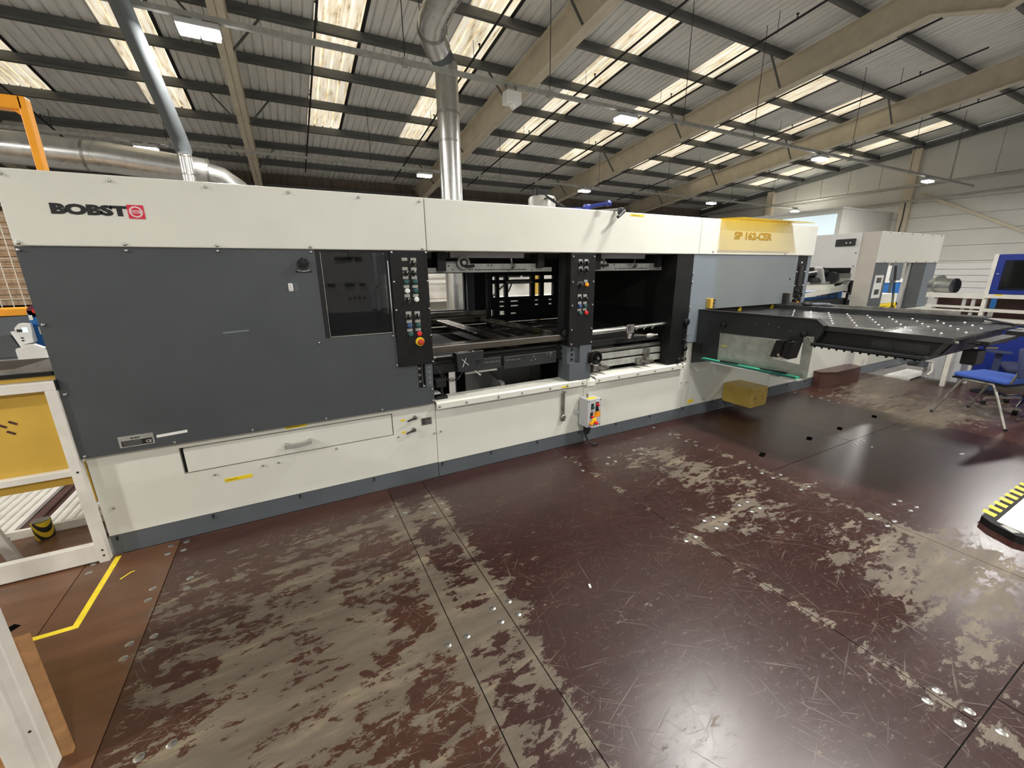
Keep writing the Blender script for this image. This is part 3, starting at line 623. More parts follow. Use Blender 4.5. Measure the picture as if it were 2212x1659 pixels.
# --- inspection window
win = part('window_frame', B().ring_plate(0.172, 0.622, 1.188, 1.735, [(0.203, 0.598, 1.20, 1.722)], YP + 0.004, 2.96), M['matblack'], PR)
part('pane', B().box(0.201, 0.600, YP + 0.012, YP + 0.018, 1.198, 1.724), M['smoked'], win)
part('pane_edge', B().box(0.201, 0.204, YP + 0.0, YP + 0.012, 1.196, 1.722).box(0.204, 0.60, YP + 0.002, YP + 0.012, 1.190, 1.197), M['oldsteel'], win)
part('handle_strip', B().box(0.603, 0.609, YP - 0.008, YP + 0.003, 1.188, 1.672), M['chrome'], win)
part('latch', B().bbox(0.366, 0.425, YP - 0.01, YP + 0.012, 1.690, 1.735, 0.004), M['black'], win)
part('inner_box', B().box(-0.3, 0.60, 3.5, 3.55, 0.95, 1.9).box(0.0, 0.9, 3.3, 3.32, 0.95, 1.18), M['plinth'], win)
for xa, za in ((0.22, 1.50), (0.34, 1.50), (0.42, 1.50), (0.36, 1.66)): part('inner_slot', B().box(xa, xa + 0.07, 3.485, 3.5, za, za + 0.03), M['ink'], win)
for k in range(4): part('inner_dial', B().box(0.33 + k * 0.05, 0.36 + k * 0.05, 3.488, 3.5, 1.42, 1.45), M['ink'], win)
# --- main control panel with its buttons
cp = part('control_panel', B().bbox(0.620, 0.874, YC - 0.006, 2.975, 0.948, 1.734, 0.003), M['black'], PR)
YB_ = YC - 0.006
bolts(cp, [(0.633, 1.723), (0.865, 1.725), (0.634, 1.535), (0.866, 1.535), (0.634, 1.346), (0.866, 1.346), (0.866, 1.157), (0.868, 0.963)], YB_)
def label_plate(p, x, z, y): inst('label_plate', 'label_plate', B().box(-0.019, 0.019, -0.0015, 0, -0.010, 0.010), M['labelgrey'], p, (x, y, z), False)
def button(p, x, z, y, col):
    inst('push_button', 'btn' + col, lambda: B().lathe([(0.0175, 0), (0.0175, -0.006), (0.0145, -0.008), (0.0145, -0.014), (0.011, -0.017)], (0, 0, 0), 'y', 18), M[col], p, (x, y, z))
def selector(p, x, z, y):
    inst('selector_switch', 'selector', lambda: B().lathe([(0.0175, 0), (0.0175, -0.006), (0.014, -0.008)], (0, 0, 0), 'y', 18).add(*(lambda q: (q.v, q.f))(B().bbox(-0.005, 0.005, -0.026, -0.006, -0.016, 0.016, 0.002))), M['black'], p, (x, y, z))
    inst('switch_mark', 'switch_mark', B().box(-0.0018, 0.0018, -0.0268, -0.026, 0.002, 0.014), M['white'], p, (x, y, z), False)
    inst('switch_ring', 'switch_ring', lambda: B().tube([(0.0195 * math.cos(i * math.pi / 8), -0.002, 0.0195 * math.sin(i * math.pi / 8)) for i in range(16)], 0.0016, 5, True), M['oldsteel'], p, (x, y, z))
LBL = [(0.716, 1.681), (0.776, 1.680), (0.715, 1.620), (0.775, 1.618), (0.715, 1.562), (0.775, 1.561), (0.716, 1.503), (0.776, 1.502), (0.716, 1.442), (0.775, 1.441), (0.716, 1.324), (0.777, 1.322), (0.717, 1.264), (0.777, 1.264), (0.717, 1.204), (0.776, 1.205)]
for x, z in LBL: label_plate(cp, x, z, YB_)
for x, z, c in ((0.720, 1.534, 'btngreen'), (0.779, 1.534, 'btngreen'), (0.720, 1.473, 'white'), (0.779, 1.473, 'btngreen'), (0.779, 1.413, 'white'), (0.719, 1.235, 'btnblue'), (0.780, 1.234, 'btngreen'), (0.722, 1.175, 'btngreen'), (0.783, 1.174, 'red')): button(cp, x, z, YB_, c)
for x, z in ((0.773, 1.655), (0.721, 1.590), (0.773, 1.590), (0.718, 1.413), (0.718, 1.296), (0.779, 1.298)): selector(cp, x, z, YB_)
es = part('emergency_stop', B().cyl((0.782, YB_, 1.118), (0.782, YB_ - 0.012, 1.118), 0.031, n=24), M['yellow'], cp, True, 'yellow emergency stop collar with red mushroom')
part('mushroom', B().lathe([(0.011, -0.012), (0.011, -0.022), (0.021, -0.026), (0.023, -0.036), (0.018, -0.045), (0.006, -0.048)], (0.782, YB_, 1.118), 'y', 20), M['estop'], cp, True)
part('bracket', B().box(0.757, 0.80, 2.95, 3.06, 0.70, 0.95), M['matblack'], PR)
guide = part('guide_block', B().box(0.815, 0.866, YC + 0.01, 3.0, 0.77, 0.945), M['plinth'], PR)
for z in (0.80, 0.84, 0.88, 0.92): part('socket_screw', B().cyl((0.84, YC + 0.011, z), (0.84, YC + 0.003, z), 0.009, n=10), M['oldsteel'], guide, True)
for z in (0.81, 0.86, 0.91): part('side_screw', B().cyl((0.778, 2.951, z), (0.778, 2.943, z), 0.010, n=10), M['steel'], guide, True)
# --- centre control post
cq = part('control_post', B().bbox(2.088, 2.345, YC, 2.98, 0.957, 1.735, 0.003), M['black'], PR)
part('post_side', B().box(2.090, 2.30, 2.98, 3.08, 0.96, 1.745), M['graphite'], PR)
bolts(cq, [(2.109, 1.705), (2.326, 1.706), (2.110, 1.502), (2.326, 1.501), (2.110, 1.306), (2.327, 1.306), (2.111, 1.101), (2.326, 1.099), (2.112, 0.976), (2.327, 0.977)], YC)
for x, z in [(2.185, 1.676), (2.244, 1.676), (2.187, 1.617), (2.246, 1.617), (2.247, 1.508), (2.186, 1.390), (2.244, 1.388), (2.189, 1.328), (2.244, 1.326), (2.188, 1.269), (2.244, 1.271)]: label_plate(cq, x, z, YC)
for x, z in ((2.188, 1.655), (2.248, 1.655), (2.190, 1.596), (2.247, 1.596), (2.187, 1.364), (2.248, 1.361)): selector(cq, x, z, YC)
for x, z, c in ((2.256, 1.478, 'amber'), (2.194, 1.300, 'btnblue'), (2.251, 1.299, 'btngreen'), (2.200, 1.239, 'btngreen'), (2.262, 1.240, 'red')): button(cq, x, z, YC, c)
part('dial', B().lathe([(0.022, 0), (0.022, -0.004), (0.014, -0.006), (0.012, -0.024)], (2.19, YC, 1.474), 'y', 18), M['black'], cq, True)
for k in range(9):
    a = math.pi * (0.05 + 0.9 * k / 8); part('dial_tick', B().beam((2.19 + 0.026 * math.cos(a), YC - 0.001, 1.474 + 0.026 * math.sin(a)), (2.19 + 0.033 * math.cos(a), YC - 0.001, 1.474 + 0.033 * math.sin(a)), 0.002, 0.002), M['white'], cq)
parts('post_foot', [(2.215, 2.34, 2.905, 3.0, 0.64, 0.957), (2.105, 2.2145, 2.905, 3.08, 0.645, 0.80)], M['plinth'], PR)
blk = part('guide_block', B().box(2.10, 2.2145, 2.94, 3.07, 0.80, 0.955), M['plinth'], PR)
for z in (0.83, 0.875, 0.92):
    part('socket_screw', B().cyl((2.101, 3.03, z), (2.092, 3.03, z), 0.011, n=10).cyl((2.15, 2.941, z), (2.15, 2.932, z), 0.010, n=10), M['black'], blk, True)
def handwheel(x, y, z, r, nm='handwheel'):
    w = part(nm, B().lathe([(r * 0.98, -0.02), (r, -0.03), (r * 0.98, -0.045), (r * 0.84, -0.047), (r * 0.72, -0.03), (r * 0.35, -0.022), (r * 0.30, -0.06), (r * 0.12, -0.064)], (x, y, z), 'y', 28), M['black'], PR, True)
    part('hub', B().cyl((x, y, z), (x, y - 0.03, z), r * 0.36, n=16).box(x - 0.07, x - 0.01, y - 0.005, y + 0.03, z - 0.05, z + 0.05), M['matblack'], w)
    part('hub_screw', B().cyl((x, y - 0.063, z), (x, y - 0.068, z), r * 0.16, n=12), M['steel'], w, True)
    return w
handwheel(2.372, 2.905, 0.833, 0.062)
part('adjuster_rod', B().cyl((2.335, 2.93, 0.64), (2.335, 2.93, 0.82), 0.014, n=10), M['black'], PR, True)
part('round_knob', B().lathe([(0.03, 0), (0.03, -0.03), (0.024, -0.036)], (2.065, 2.96, 1.075), 'y', 16), M['black'], PR, True)
# --- upper chase rails in both bays
def top_rail(x0, x1, xw, lever):
    r = part('chase_rail', B().box(x0, x1, 3.10, 3.16, 1.590, 1.625).box(x0 + 0.15, x1 - 0.10, 3.104, 3.15, 1.625, 1.655).box(x0 + 0.13, x0 + 0.24, 3.105, 3.15, 1.625, 1.672), M['dullsteel'], PR)
    part('slide_groove', B().box(x0 + 0.38, x1 - 0.25, 3.0985, 3.10, 1.606, 1.612), M['ink'], r)
    for x, z in ((0.17, 1.64), (0.2, 1.612), (0.33, 1.645), (0.34, 1.61), (0.50, 1.642), (0.53, 1.642), (0.36, 1.61), (0.68, 1.604), (0.9, 1.604)):
        if x0 + x < x1: part('hole', B().cyl((x0 + x, 3.101, z), (x0 + x, 3.0985, z), 0.0055, n=8), M['ink'], r)
    w = part('ratchet_wheel', B().lathe([(0.050, -0.01), (0.053, -0.02), (0.050, -0.03), (0.04, -0.032), (0.034, -0.022), (0.018, -0.024), (0.016, -0.04), (0.005, -0.042)], (xw, 3.10, 1.662), 'y', 24), M['dullsteel'], PR, True)
    part('wheel_core', B().cyl((xw, 3.076, 1.662), (xw, 3.070, 1.662), 0.03, n=18), M['black'], w, True)
    part('pawl', B().beam((xw + 0.01, 3.07, 1.632), (xw + 0.085, 3.07, 1.640), 0.012, 0.022), M['black'], w)
    part('clamp_lever', B().cyl((lever, 3.09, 1.636), (lever - 0.035, 3.04, 1.697), 0.007, n=8).cyl((lever, 3.10, 1.625), (lever, 3.06, 1.64), 0.016, n=10), M['chrome'], PR, True)
    part('rear_beam', B().box(x0 + 0.2, x1 - 0.25, 3.14, 3.2, 1.70, 1.745), M['gantry'], PR)
    parts('hanger_block', [(x0 + 0.07, x0 + 0.135, 3.06, 3.2, 1.60, 1.75), (x1 - 0.16, x1 - 0.10, 3.06, 3.2, 1.62, 1.75)], M['matblack'], PR)
top_rail(0.93, 2.03, 1.212, 1.64)
top_rail(2.40, 3.40, 2.545, 2.965)
part('limit_switch', B().bbox(3.39, 3.44, 3.06, 3.10, 1.575, 1.645, 0.004), M['dullsteel'], PR)
# --- lower table of the bays: long bar, cross rails, bed
part('front_bar', B().bbox(0.86, 2.09, 2.965, 3.005, 1.004, 1.058, 0.004).box(0.86, 2.09, 2.985, 3.12, 1.04, 1.052), M['bronze'], PR)
part('bar_edge', B().box(0.87, 2.085, 2.9635, 2.967, 1.050, 1.058), M['chrome'], PR)
bedr = part('front_bar', B().cyl((2.34, 2.99, 1.045), (2.86, 2.99, 1.055), 0.026, n=16).cyl((2.86, 2.99, 1.055), (3.47, 2.99, 1.068), 0.019, n=14), M['steel'], PR, True)
part('rod_clamp', B().bbox(2.80, 2.90, 2.955, 3.03, 1.005, 1.095, 0.01).cyl((2.86, 2.99, 0.955), (2.86, 2.99, 1.01), 0.03, n=14).cyl((2.90, 2.95, 0.985), (3.04, 2.95, 0.972), 0.012, n=8), M['chrome'], bedr)
part('clamp_handle', B().lathe([(0.012, -0.05), (0.022, -0.02), (0.022, 0.0), (0.012, 0.06), (0.006, 0.085), (0.01, 0.09), (0.01, 0.1)], (3.10, 2.95, 0.968), 'x', 14), M['dullsteel'], bedr, True)
for x in (2.95, 3.05, 3.16): part('rod_stud', B().cyl((x, 2.99, 1.03), (x, 2.965, 1.055), 0.008, n=8), M['steel'], bedr, True)
part('rod_end', B().cyl((3.44, 2.98, 1.067), (3.5, 2.98, 1.068), 0.028, n=12).cyl((3.43, 2.975, 1.085), (3.46, 2.975, 1.09), 0.016, n=10), M['oldsteel'], bedr, True)
part('cross_rail', B().bbox(1.46, 1.60, 3.12, 4.75, 1.02, 1.052, 0.004).box(1.505, 1.51, 3.12, 4.75, 1.052, 1.055), M['bronze'], PR)
part('cross_rail', B().bbox(1.97, 2.13, 3.12, 4.43, 1.02, 1.052, 0.004).box(2.04, 2.05, 3.12, 4.43, 1.052, 1.056), M['bronze'], PR)
part('cross_rail', B().box(1.69, 1.73, 3.13, 4.0, 1.01, 1.045), M['bronze'], PR)
part('rear_rail', B().box(0.90, 2.2, 4.70, 4.78, 1.00, 1.06).box(0.90, 2.2, 4.86, 4.90, 1.06, 1.12), M['bronze'], PR)
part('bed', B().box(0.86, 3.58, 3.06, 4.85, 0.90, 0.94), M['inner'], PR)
part('lower_bar', B().box(0.88, 2.06, 3.02, 3.06, 0.945, 0.965).box(0.88, 2.09, 3.03, 3.07, 0.83, 0.90), M['matblack'], PR)
part('bright_bar', B().box(0.90, 1.05, 2.985, 3.01, 0.968, 0.978).cyl((0.90, 2.98, 0.972), (0.915, 2.98, 0.972), 0.012, n=8), M['dullsteel'], PR)
xb = part('cross_marked_box', B().prism([(1.078, 0.984), (1.305, 0.990), (1.303, 0.918), (1.233, 0.915), (1.231, 0.843), (1.088, 0.839)], 'y', 2.96, 3.03), M['graphite'], PR, label='dark box scratched with a cross')
part('box_lip', B().prism([(1.078, 0.984), (1.305, 0.990), (1.305, 0.993), (1.078, 0.987)], 'y', 2.958, 3.03), M['steel'], xb)
for a, c in (((1.12, 0.94), (1.175, 0.885)), ((1.155, 0.945), (1.125, 0.875))): part('scratch_mark', B().beam((a[0], 2.9593, a[1]), (c[0], 2.9593, c[1]), 0.0035, 0.0012, up=(0, 1, 0)), M['white'], xb)
for x in (1.10, 1.22): part('cap_screw', B().cyl((x, 2.975, 0.988), (x, 2.975, 0.998), 0.008, n=8), M['steel'], xb, True)
for x0, x1, z0, z1, hs, k in ((1.235, 1.475, 0.827, 0.918, [(1.325 + i * 0.021, 0.884) for i in range(7)], 0), (1.497, 2.02, 0.810, 0.912, [(1.52 + i * 0.021, 0.882) for i in range(7)] + [(1.76, 0.858), (1.80, 0.862), (1.785, 0.888), (1.92, 0.895), (1.95, 0.9), (1.965, 0.9), (1.955, 0.88)], 1)):
    p = part('drilled_plate', B().bbox(x0, x1, 2.985, 3.0, z0, z1, 0.004), M['graphite'], PR)
    part('plate_edge', B().box(x0 + 0.004, x1 - 0.004, 2.986, 2.999, z1, z1 + 0.002), M['steel'], p)
    for x, z in hs: part('screw', B().cyl((x, 2.986, z), (x, 2.982, z), 0.0062, n=8), M['steel'], p, True)
part('slide_strip', B().box(1.15, 1.43, 2.975, 2.995, 0.812, 0.824), M['dullsteel'], PR)
part('turn_screw', B().cyl((1.232, 2.97, 0.832), (1.265, 2.93, 0.80), 0.008, n=8), M['chrome'], PR, True)
coil = [(0.885 + 0.0, 2.93, 0.945)]
nn = 190
path = [(0.885, 0.945), (0.905, 0.90), (0.935, 0.855), (0.975, 0.81), (1.02, 0.79), (1.075, 0.795), (1.10, 0.825), (1.115, 0.843)]
def along(u):
    t = u * (len(path) - 1); i = min(int(t), len(path) - 2); f = t - i
    return Vector((path[i][0] * (1 - f) + path[i + 1][0] * f, 2.94, path[i][1] * (1 - f) + path[i + 1][1] * f))
cp_ = []
for i in range(nn):
    u = i / (nn - 1); p = along(u); a = u * 2 * math.pi * 17; r = 0.011 if u < 0.80 else 0.002
    cp_.append(p + Vector((r * math.cos(a) * 0.6, r * math.sin(a), r * math.cos(a))))
part('coiled_cable', B().tube(cp_, 0.0035, 5), M['cable'], PR, True)
part('cable_gland', B().bbox(0.90, 0.985, 2.96, 3.05, 0.735, 0.80, 0.008).cyl((0.955, 3.0, 0.64), (0.955, 3.0, 0.74), 0.012, n=8).box(0.90, 0.99, 2.96, 3.04, 0.64, 0.665), M['matblack'], PR)
part('pivot_plate', B().box(0.875, 0.93, 2.95, 3.04, 0.69, 0.70), M['gantry'], PR)
# right bay, lower guides
for z0, z1, m_ in ((0.770, 0.826, 'dullsteel'), (0.692, 0.752, 'dullsteel'), (0.842, 0.87, 'oldsteel')):
    part('guide_bar', B().bbox(2.42, 3.34, 3.02, 3.07, z0, z1, 0.003), M[m_], PR)
for x in (2.46, 2.55, 3.02, 3.13): part('adjusting_block', B().bbox(x - 0.03, x + 0.03, 2.97, 3.03, 0.68, 0.74, 0.006).cyl((x + 0.02, 2.97, 0.71), (x + 0.02, 2.93, 0.71), 0.014, n=10), M['oldsteel'], PR)
part('guide_clamp', B().bbox(3.09, 3.15, 2.98, 3.03, 0.74, 0.83, 0.005), M['oldsteel'], PR)
# --- black column and slate panel at the delivery end
colm = part('column', B().bbox(3.345, 3.573, YP, 3.30, 0.655, 1.735, 0.003), M['black'], PR)
for x, z, r in ((3.55, 1.075, 0.036), (3.54, 0.888, 0.016), (3.49, 0.688, 0.022), (3.565, 0.80, 0.026)):
    part('column_knob', B().lathe([(r, 0), (r, -0.02), (r * 0.8, -0.026), (r * 0.3, -0.03)], (x, YP, z), 'y', 18), M['black'], colm, True)
part('column_nut', B().cyl((3.565, YP, 0.69), (3.565, YP - 0.03, 0.69), 0.02, n=6), M['oldsteel'], colm)
sp = part('slate_panel', B().prism([(3.574, 1.735), (5.37, 1.735), (5.385, 1.19), (3.805, 1.19), (3.745, 0.85), (3.586, 0.868)], 'y', YP, 2.95), M['slate'], PR)
bolts(sp, [(3.585, 1.55), (3.585, 1.47), (3.59, 1.22), (3.59, 1.19), (3.60, 0.94)], YP)
part('hole', B().cyl((5.27, YP + 0.001, 1.47), (5.27, YP - 0.001, 1.47), 0.014, n=10), M['ink'], sp)
handwheel(3.885, 2.86, 0.80, 0.058)
part('wheel_bracket', B().box(3.72, 3.86, 2.83, 2.93, 0.75, 0.84).cyl((3.80, 2.87, 0.83), (3.80, 2.80, 0.83), 0.03, n=12), M['matblack'], PR)
sl = part('switch_column', B().box(5.372, 5.58, YP + 0.002, 2.96, 1.17, 1.735), M['black'], PR)
part('switch_gutter', B().box(5.44, 5.50, YP - 0.012, YP + 0.002, 1.38, 1.62), M['graphite'], sl)
for z in (1.66, 1.655): part('switch_lamp', B().cyl((5.46, YP + 0.002, z), (5.46, YP - 0.008, z), 0.008, n=8), M['white'], sl)
bolts(sl, [(5.39, 1.55), (5.56, 1.55), (5.39, 1.39), (5.56, 1.39), (5.39, 1.24), (5.56, 1.24)], YP + 0.002)
for i, (x, z) in enumerate(((5.44, 1.33), (5.50, 1.33), (5.47, 1.27), (5.52, 1.28), (5.43, 1.22), (5.50, 1.21))): part('valve', B().cyl((x, YP + 0.002, z), (x, YP - 0.03, z), 0.020, n=10), M['black' if i % 2 else 'graphite'], sl, True)
part('valve_cap', B().cyl((5.47, YP, 1.19), (5.47, YP - 0.03, 1.19), 0.015, n=10), M['amber'], sl, True)
part('end_strip', B().box(5.58, 5.655, YP + 0.004, 2.96, 0.95, 1.735), M['slate'], PR)
for x0, zz, cc in ((3.83, 1.20, 'ochre'), (5.17, 1.21, 'matblack')):
    pk = part('pneumatic_block', B().bbox(x0, x0 + 0.045, YP - 0.05, YP, zz, zz + 0.10, 0.004), M[cc], PR)
    for k in range(3):
        for j in range(2): part('fitting', B().cyl((x0 + 0.055 + j * 0.03, YP, zz + 0.015 + k * 0.034), (x0 + 0.055 + j * 0.03, YP - 0.045, zz + 0.015 + k * 0.034), 0.013, n=10), M['oldsteel' if j else 'black'], pk, True)
part('delivery_gap', B().box(3.80, 5.58, 2.97, 3.02, 0.95, 1.19), M['inner'], PR)
for x in (4.42, 5.03): part('yellow_flap', B().prism([(x, 1.10), (x + 0.09, 1.10), (x + 0.07, 1.185), (x + 0.05, 1.185)], 'y', 2.955, 2.965), M['yellow'], PR)
# --- rear wall of the bays with its openings
holes = [(0.95, 1.945, 1.13, 1.575)]
for a, c in ((2.337, 2.389), (2.435, 2.518), (2.564, 2.915), (2.977, 3.06), (3.12, 3.275)):
    holes += [(a, c, 1.485, 1.533), (a, c, 1.262, 1.437)]
for a, c in ((2.435, 2.518), (2.60, 2.73), (2.977, 3.05), (3.20, 3.275)): holes += [(a, c, 1.196, 1.214), (a, c, 1.135, 1.155)]
holes += [(2.30, 2.345, 1.03, 1.11), (2.435, 2.518, 1.03, 1.085), (2.60, 2.70, 1.035, 1.055)]
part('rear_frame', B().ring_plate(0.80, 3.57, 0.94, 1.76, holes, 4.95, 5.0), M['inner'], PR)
part('window_lining', B().box(1.965, 2.06, 4.90, 4.95, 1.09, 1.58).box(0.9, 1.965, 4.90, 4.95, 1.075, 1.10), M['plinth'], PR)
part('frame_post', B().box(2.06, 2.10, 4.5, 4.56, 0.94, 1.74), M['black'], PR)
for zq in (1.30, 1.42): part('side_lamp', B().box(3.405, 3.41, 4.1, 4.16, zq, zq + 0.1), M['dullsteel'], PR)
part('roller', B().cyl((2.51, 4.9, 1.452), (2.895, 4.9, 1.452), 0.02, n=14), M['dullsteel'], PR, True)
part('lower_back', B().box(1.75, 3.57, 4.86, 4.90, 0.05, 0.94), M['inner'], PR)
part('inner_web', B().prism([(1.16, 0.05), (1.36, 0.05), (1.36, 0.79), (1.16, 0.79)], 'y', 4.0, 4.05), M['inner'], PR)
part('inner_plate', B().prism([(3.3, 0.05), (4.2, 0.05), (4.2, 0.75), (3.3, 0.60)], 'x', 1.62, 1.66).box(1.7, 3.4, 3.8, 3.85, 0.05, 0.78), M['gantry'], PR)
part('hose', B().tube([(1.86, 3.2, 0.83), (1.87, 3.18, 0.76), (1.885, 3.2, 0.70), (1.90, 3.25, 0.60)], 0.011, 6).tube([(1.90, 3.2, 0.83), (1.90, 3.18, 0.76), (1.91, 3.2, 0.70), (1.93, 3.25, 0.60)], 0.009, 6), M['cable'], PR, True)
part('side_web', B().box(2.36, 2.40, 3.3, 4.9, 0.05, 0.93), M['inner'], PR)
# --- base panels, ledges, plinth
def base_panel(x0, x1, z0, z1, bl, y=2.95):
    o = part('base_panel', B().bbox(x0, x1, y, y + 0.03, z0, z1, 0.002), M['cream'], PR); bolts(o, bl, y); return o
DR = (-0.708, 0.552, 0.424, 0.594)
bp1 = part('base_panel', B().ring_plate(-1.115, 0.8765, 0.127, 0.66, [DR], 2.95, 2.98), M['cream'], PR)
bolts(bp1, [(0.861, 0.38), (0.582, 0.406), (-0.56, 0.385), (-0.30, 0.385), (0.15, 0.405), (-1.06, 0.30), (-0.21, 0.385)], 2.95)
part('recess', B().box(-0.75, 0.6, 2.985, 3.0, 0.38, 0.64), M['matblack'], PR)
dr = part('drawer', B().bbox(-0.688, 0.546, 2.948, 2.978, 0.430, 0.586, 0.003), M['cream'], PR)
part('handle', B().beam((-0.152, 2.915, 0.495), (-0.004, 2.915, 0.501), 0.018, 0.018, up=(0, 0, 1)).bbox(-0.158, -0.134, 2.908, 2.95, 0.482, 0.512, 0.003).bbox(-0.018, 0.004, 2.908, 2.95, 0.488, 0.516, 0.003), M['dullsteel'], dr)
for (x0, x1, z0, z1, tx) in ((-0.141, -0.013, 0.606, 0.625, 'LUBRIFICATION'), (-0.518, -0.368, 0.318, 0.342, 'ATTENTION')):
    s = part('yellow_sticker', B().box(x0, x1, 2.9487, 2.95, z0, z1), M['yellow'], PR)
    text('sticker_text', tx, x0 + 0.006, z0 + (z1 - z0) * 0.32, 0.011, 2.9485, s, M['ink'], 1.05, 0, 0.0002)
for x, z in ((0.715, 0.537), (0.70, 0.442)):
    lv = part('quarter_turn_lever', B().cyl((x, 2.95, z), (x, 2.925, z), 0.016, n=14), M['oldsteel'], PR, True)
    part('lever_arm', B().beam((x + 0.005, 2.925, z + 0.002), (x - 0.062, 2.912, z - 0.010), 0.009, 0.009), M['graphite'], lv)
    part('lever_tag', B().box(0.610, 0.640, 2.9487, 2.95, z - 0.017, z - 0.002), M['yellow'], lv)
spl = part('symbol_plate', B().box(0.766, 0.845, 2.9475, 2.95, 0.461, 0.517), M['oldsteel'], PR)
for a, c in ((0.775, 0.50), (0.775, 0.475), (0.815, 0.502)): part('symbol', B().box(a, a + 0.018, 2.9468, 2.9478, c, c + 0.010), M['ink'], spl)
bp2 = base_panel(0.8805, 2.300, 0.122, 0.612, [(0.912, 0.385), (0.917, 0.60)])
bp3 = base_panel(2.304, 3.652, 0.119, 0.63, [(3.62, 0.415)])
bp4 = base_panel(3.656, 5.228, 0.125, 0.95, [(3.69, 0.41), (3.71, 0.41), (4.02, 0.165)])
bp5 = base_panel(5.232, 7.10, 0.13, 0.95, [])
bp6 = base_panel(7.30, 9.7, 0.13, 0.95, [])
part('filler_strip', B().bbox(7.104, 7.296, 2.93, 2.98, 0.13, 0.95, 0.01), M['gantry'], PR)
part('sticker', B().prism([(3.75, 0.155), (3.85, 0.16), (3.84, 0.185), (3.80, 0.20), (3.76, 0.19)], 'y', 2.9485, 2.95), M['yellow'], PR)
def ledge(x0, x1, z, zs, scr):
    o = part('ledge', B().prism([(2.897, z - 0.052), (2.905, z - 0.052), (2.905, z - 0.006), (3.075, z - 0.003), (3.075, z + 0.005), (2.912, z + 0.002), (2.897, z - 0.010)], 'x', x0, x1), M['cream'], PR)
    bolts(o, [(x, z - 0.032) for x in scr], 2.897, 'screw', 'oldsteel')
ledge(0.879, 2.30, 0.638, 0, (0.90, 1.12, 1.40, 1.62, 1.9, 2.08, 2.25))
ledge(2.304, 2.40, 0.620, 0, ()); ledge(2.404, 3.60, 0.640, 0, (2.44, 2.68, 2.92, 3.15, 3.4, 3.56))
part('ledge_mark', B().box(1.40, 1.402, 2.8962, 2.898, 0.59, 0.63).box(1.45, 1.62, 3.0, 3.003, 0.6415, 0.6425), M['ink'], PR)
part('yellow_sticker', B().box(2.02, 2.10, 2.8955, 2.8968, 0.592, 0.606), M['yellow'], PR)
for x0, x1, z1 in ((-1.115, 0.8765, 0.124), (0.8805, 3.652, 0.119), (3.656, 5.228, 0.122), (5.232, 6.95, 0.127)):
    k = part('plinth', B().box(x0, x1, 2.952, 2.975, 0.001, z1), M['plinth'], PR)
    inst('plinth_bolt', 'pbolt', lambda: B().cyl((0, 0, 0), (0, -0.006, 0), 0.006, n=8).box(-0.002, 0.002, -0.008, 0, -0.02, 0.0), M['black'], k, (x0 + 0.03, 2.952, 0.11), False)
    n = int((x1 - x0) / 0.42)
    for i in range(1, n): inst('plinth_bolt', 'pbolt', None, M['black'], k, (x0 + (x1 - x0) * i / n, 2.952, 0.11), False)
part('plinth', B().prism([(6.95, 0.0), (8.1, -0.0), (8.1, 0.30), (6.95, 0.30)], 'y', 2.956, 2.98).box(8.1, 9.7, 2.956, 2.98, 0.0, 0.13), M['slate'], PR)

# ================================================================ SHEET TABLE AT THE DELIVERY END
tb = thing('sheet_table', 'long black table with rows of steel balls, drawn out from the press', 'table', (4.4, 1.9, 0.99))
part('side_arm', B().prism([(2.945, 1.19), (1.80, 1.196), (1.744, 1.148), (1.755, 1.079), (1.793, 1.0), (2.63, 0.985), (2.65, 0.70), (2.945, 0.62)], 'x', 3.735, 3.775), M['graphite'], tb)
part('arm_lip', B().prism([(2.945, 1.183), (1.80, 1.190), (1.80, 1.198), (2.945, 1.194)], 'x', 3.72, 3.78).prism([(1.80, 1.190), (1.744, 1.142), (1.735, 1.150), (1.80, 1.200)], 'x', 3.715, 3.78), M['matblack'], tb)
part('arm_knob', B().lathe([(0.03, 0), (0.03, -0.03), (0.018, -0.035)], (3.735, 2.61, 1.065), 'x', 8), M['black'], tb, True)
part('arm_knob', B().lathe([(0.026, 0), (0.026, -0.03), (0.016, -0.035)], (3.735, 1.875, 1.066), 'x', 8), M['black'], tb, True)
for y, z in ((2.55, 0.93), (2.18, 1.12), (2.09, 1.10), (1.99, 1.08), (2.3, 1.11)): part('arm_hole', B().cyl((3.7345, y, z), (3.733, y, z), 0.006, n=8), M['oldsteel'], tb)
zp = part('zinc_plate', B().prism([(2.633, 0.983), (2.101, 0.984), (2.096, 0.816), (1.866, 0.812), (1.871, 1.051), (1.793, 1.057), (1.793, 0.70), (2.628, 0.70)], 'x', 3.722, 3.728).box(3.60, 3.726, 1.795, 2.626, 0.697, 0.703), M['galvplate'], tb)
for y, z in ((2.59, 0.965), (2.37, 0.965), (2.14, 0.965), (1.83, 1.04), (1.83, 0.74)): part('rivet', B().lathe([(0.009, 0), (0.009, -0.003), (0.004, -0.006)], (3.722, y, z), 'x', 8), M['oldsteel'], zp, True)
part('yellow_sticker', B().box(3.7205, 3.722, 2.54, 2.60, 0.86, 0.868), M['yellow'], zp)
br = part('clamp_bracket', B().prism([(2.02, 1.005), (1.955, 1.01), (1.985, 0.865), (2.05, 0.862)], 'x', 3.60, 3.73).prism([(1.94, 1.0), (1.875, 1.01), (1.90, 0.862), (1.955, 0.87)], 'x', 3.60, 3.73), M['black'], tb)
part('bracket_screw', B().cyl((3.66, 1.97, 0.90), (3.58, 1.97, 0.89), 0.012, n=8).cyl((3.61, 1.95, 0.88), (3.58, 1.94, 0.87), 0.01, n=8), M['chrome'], br, True)
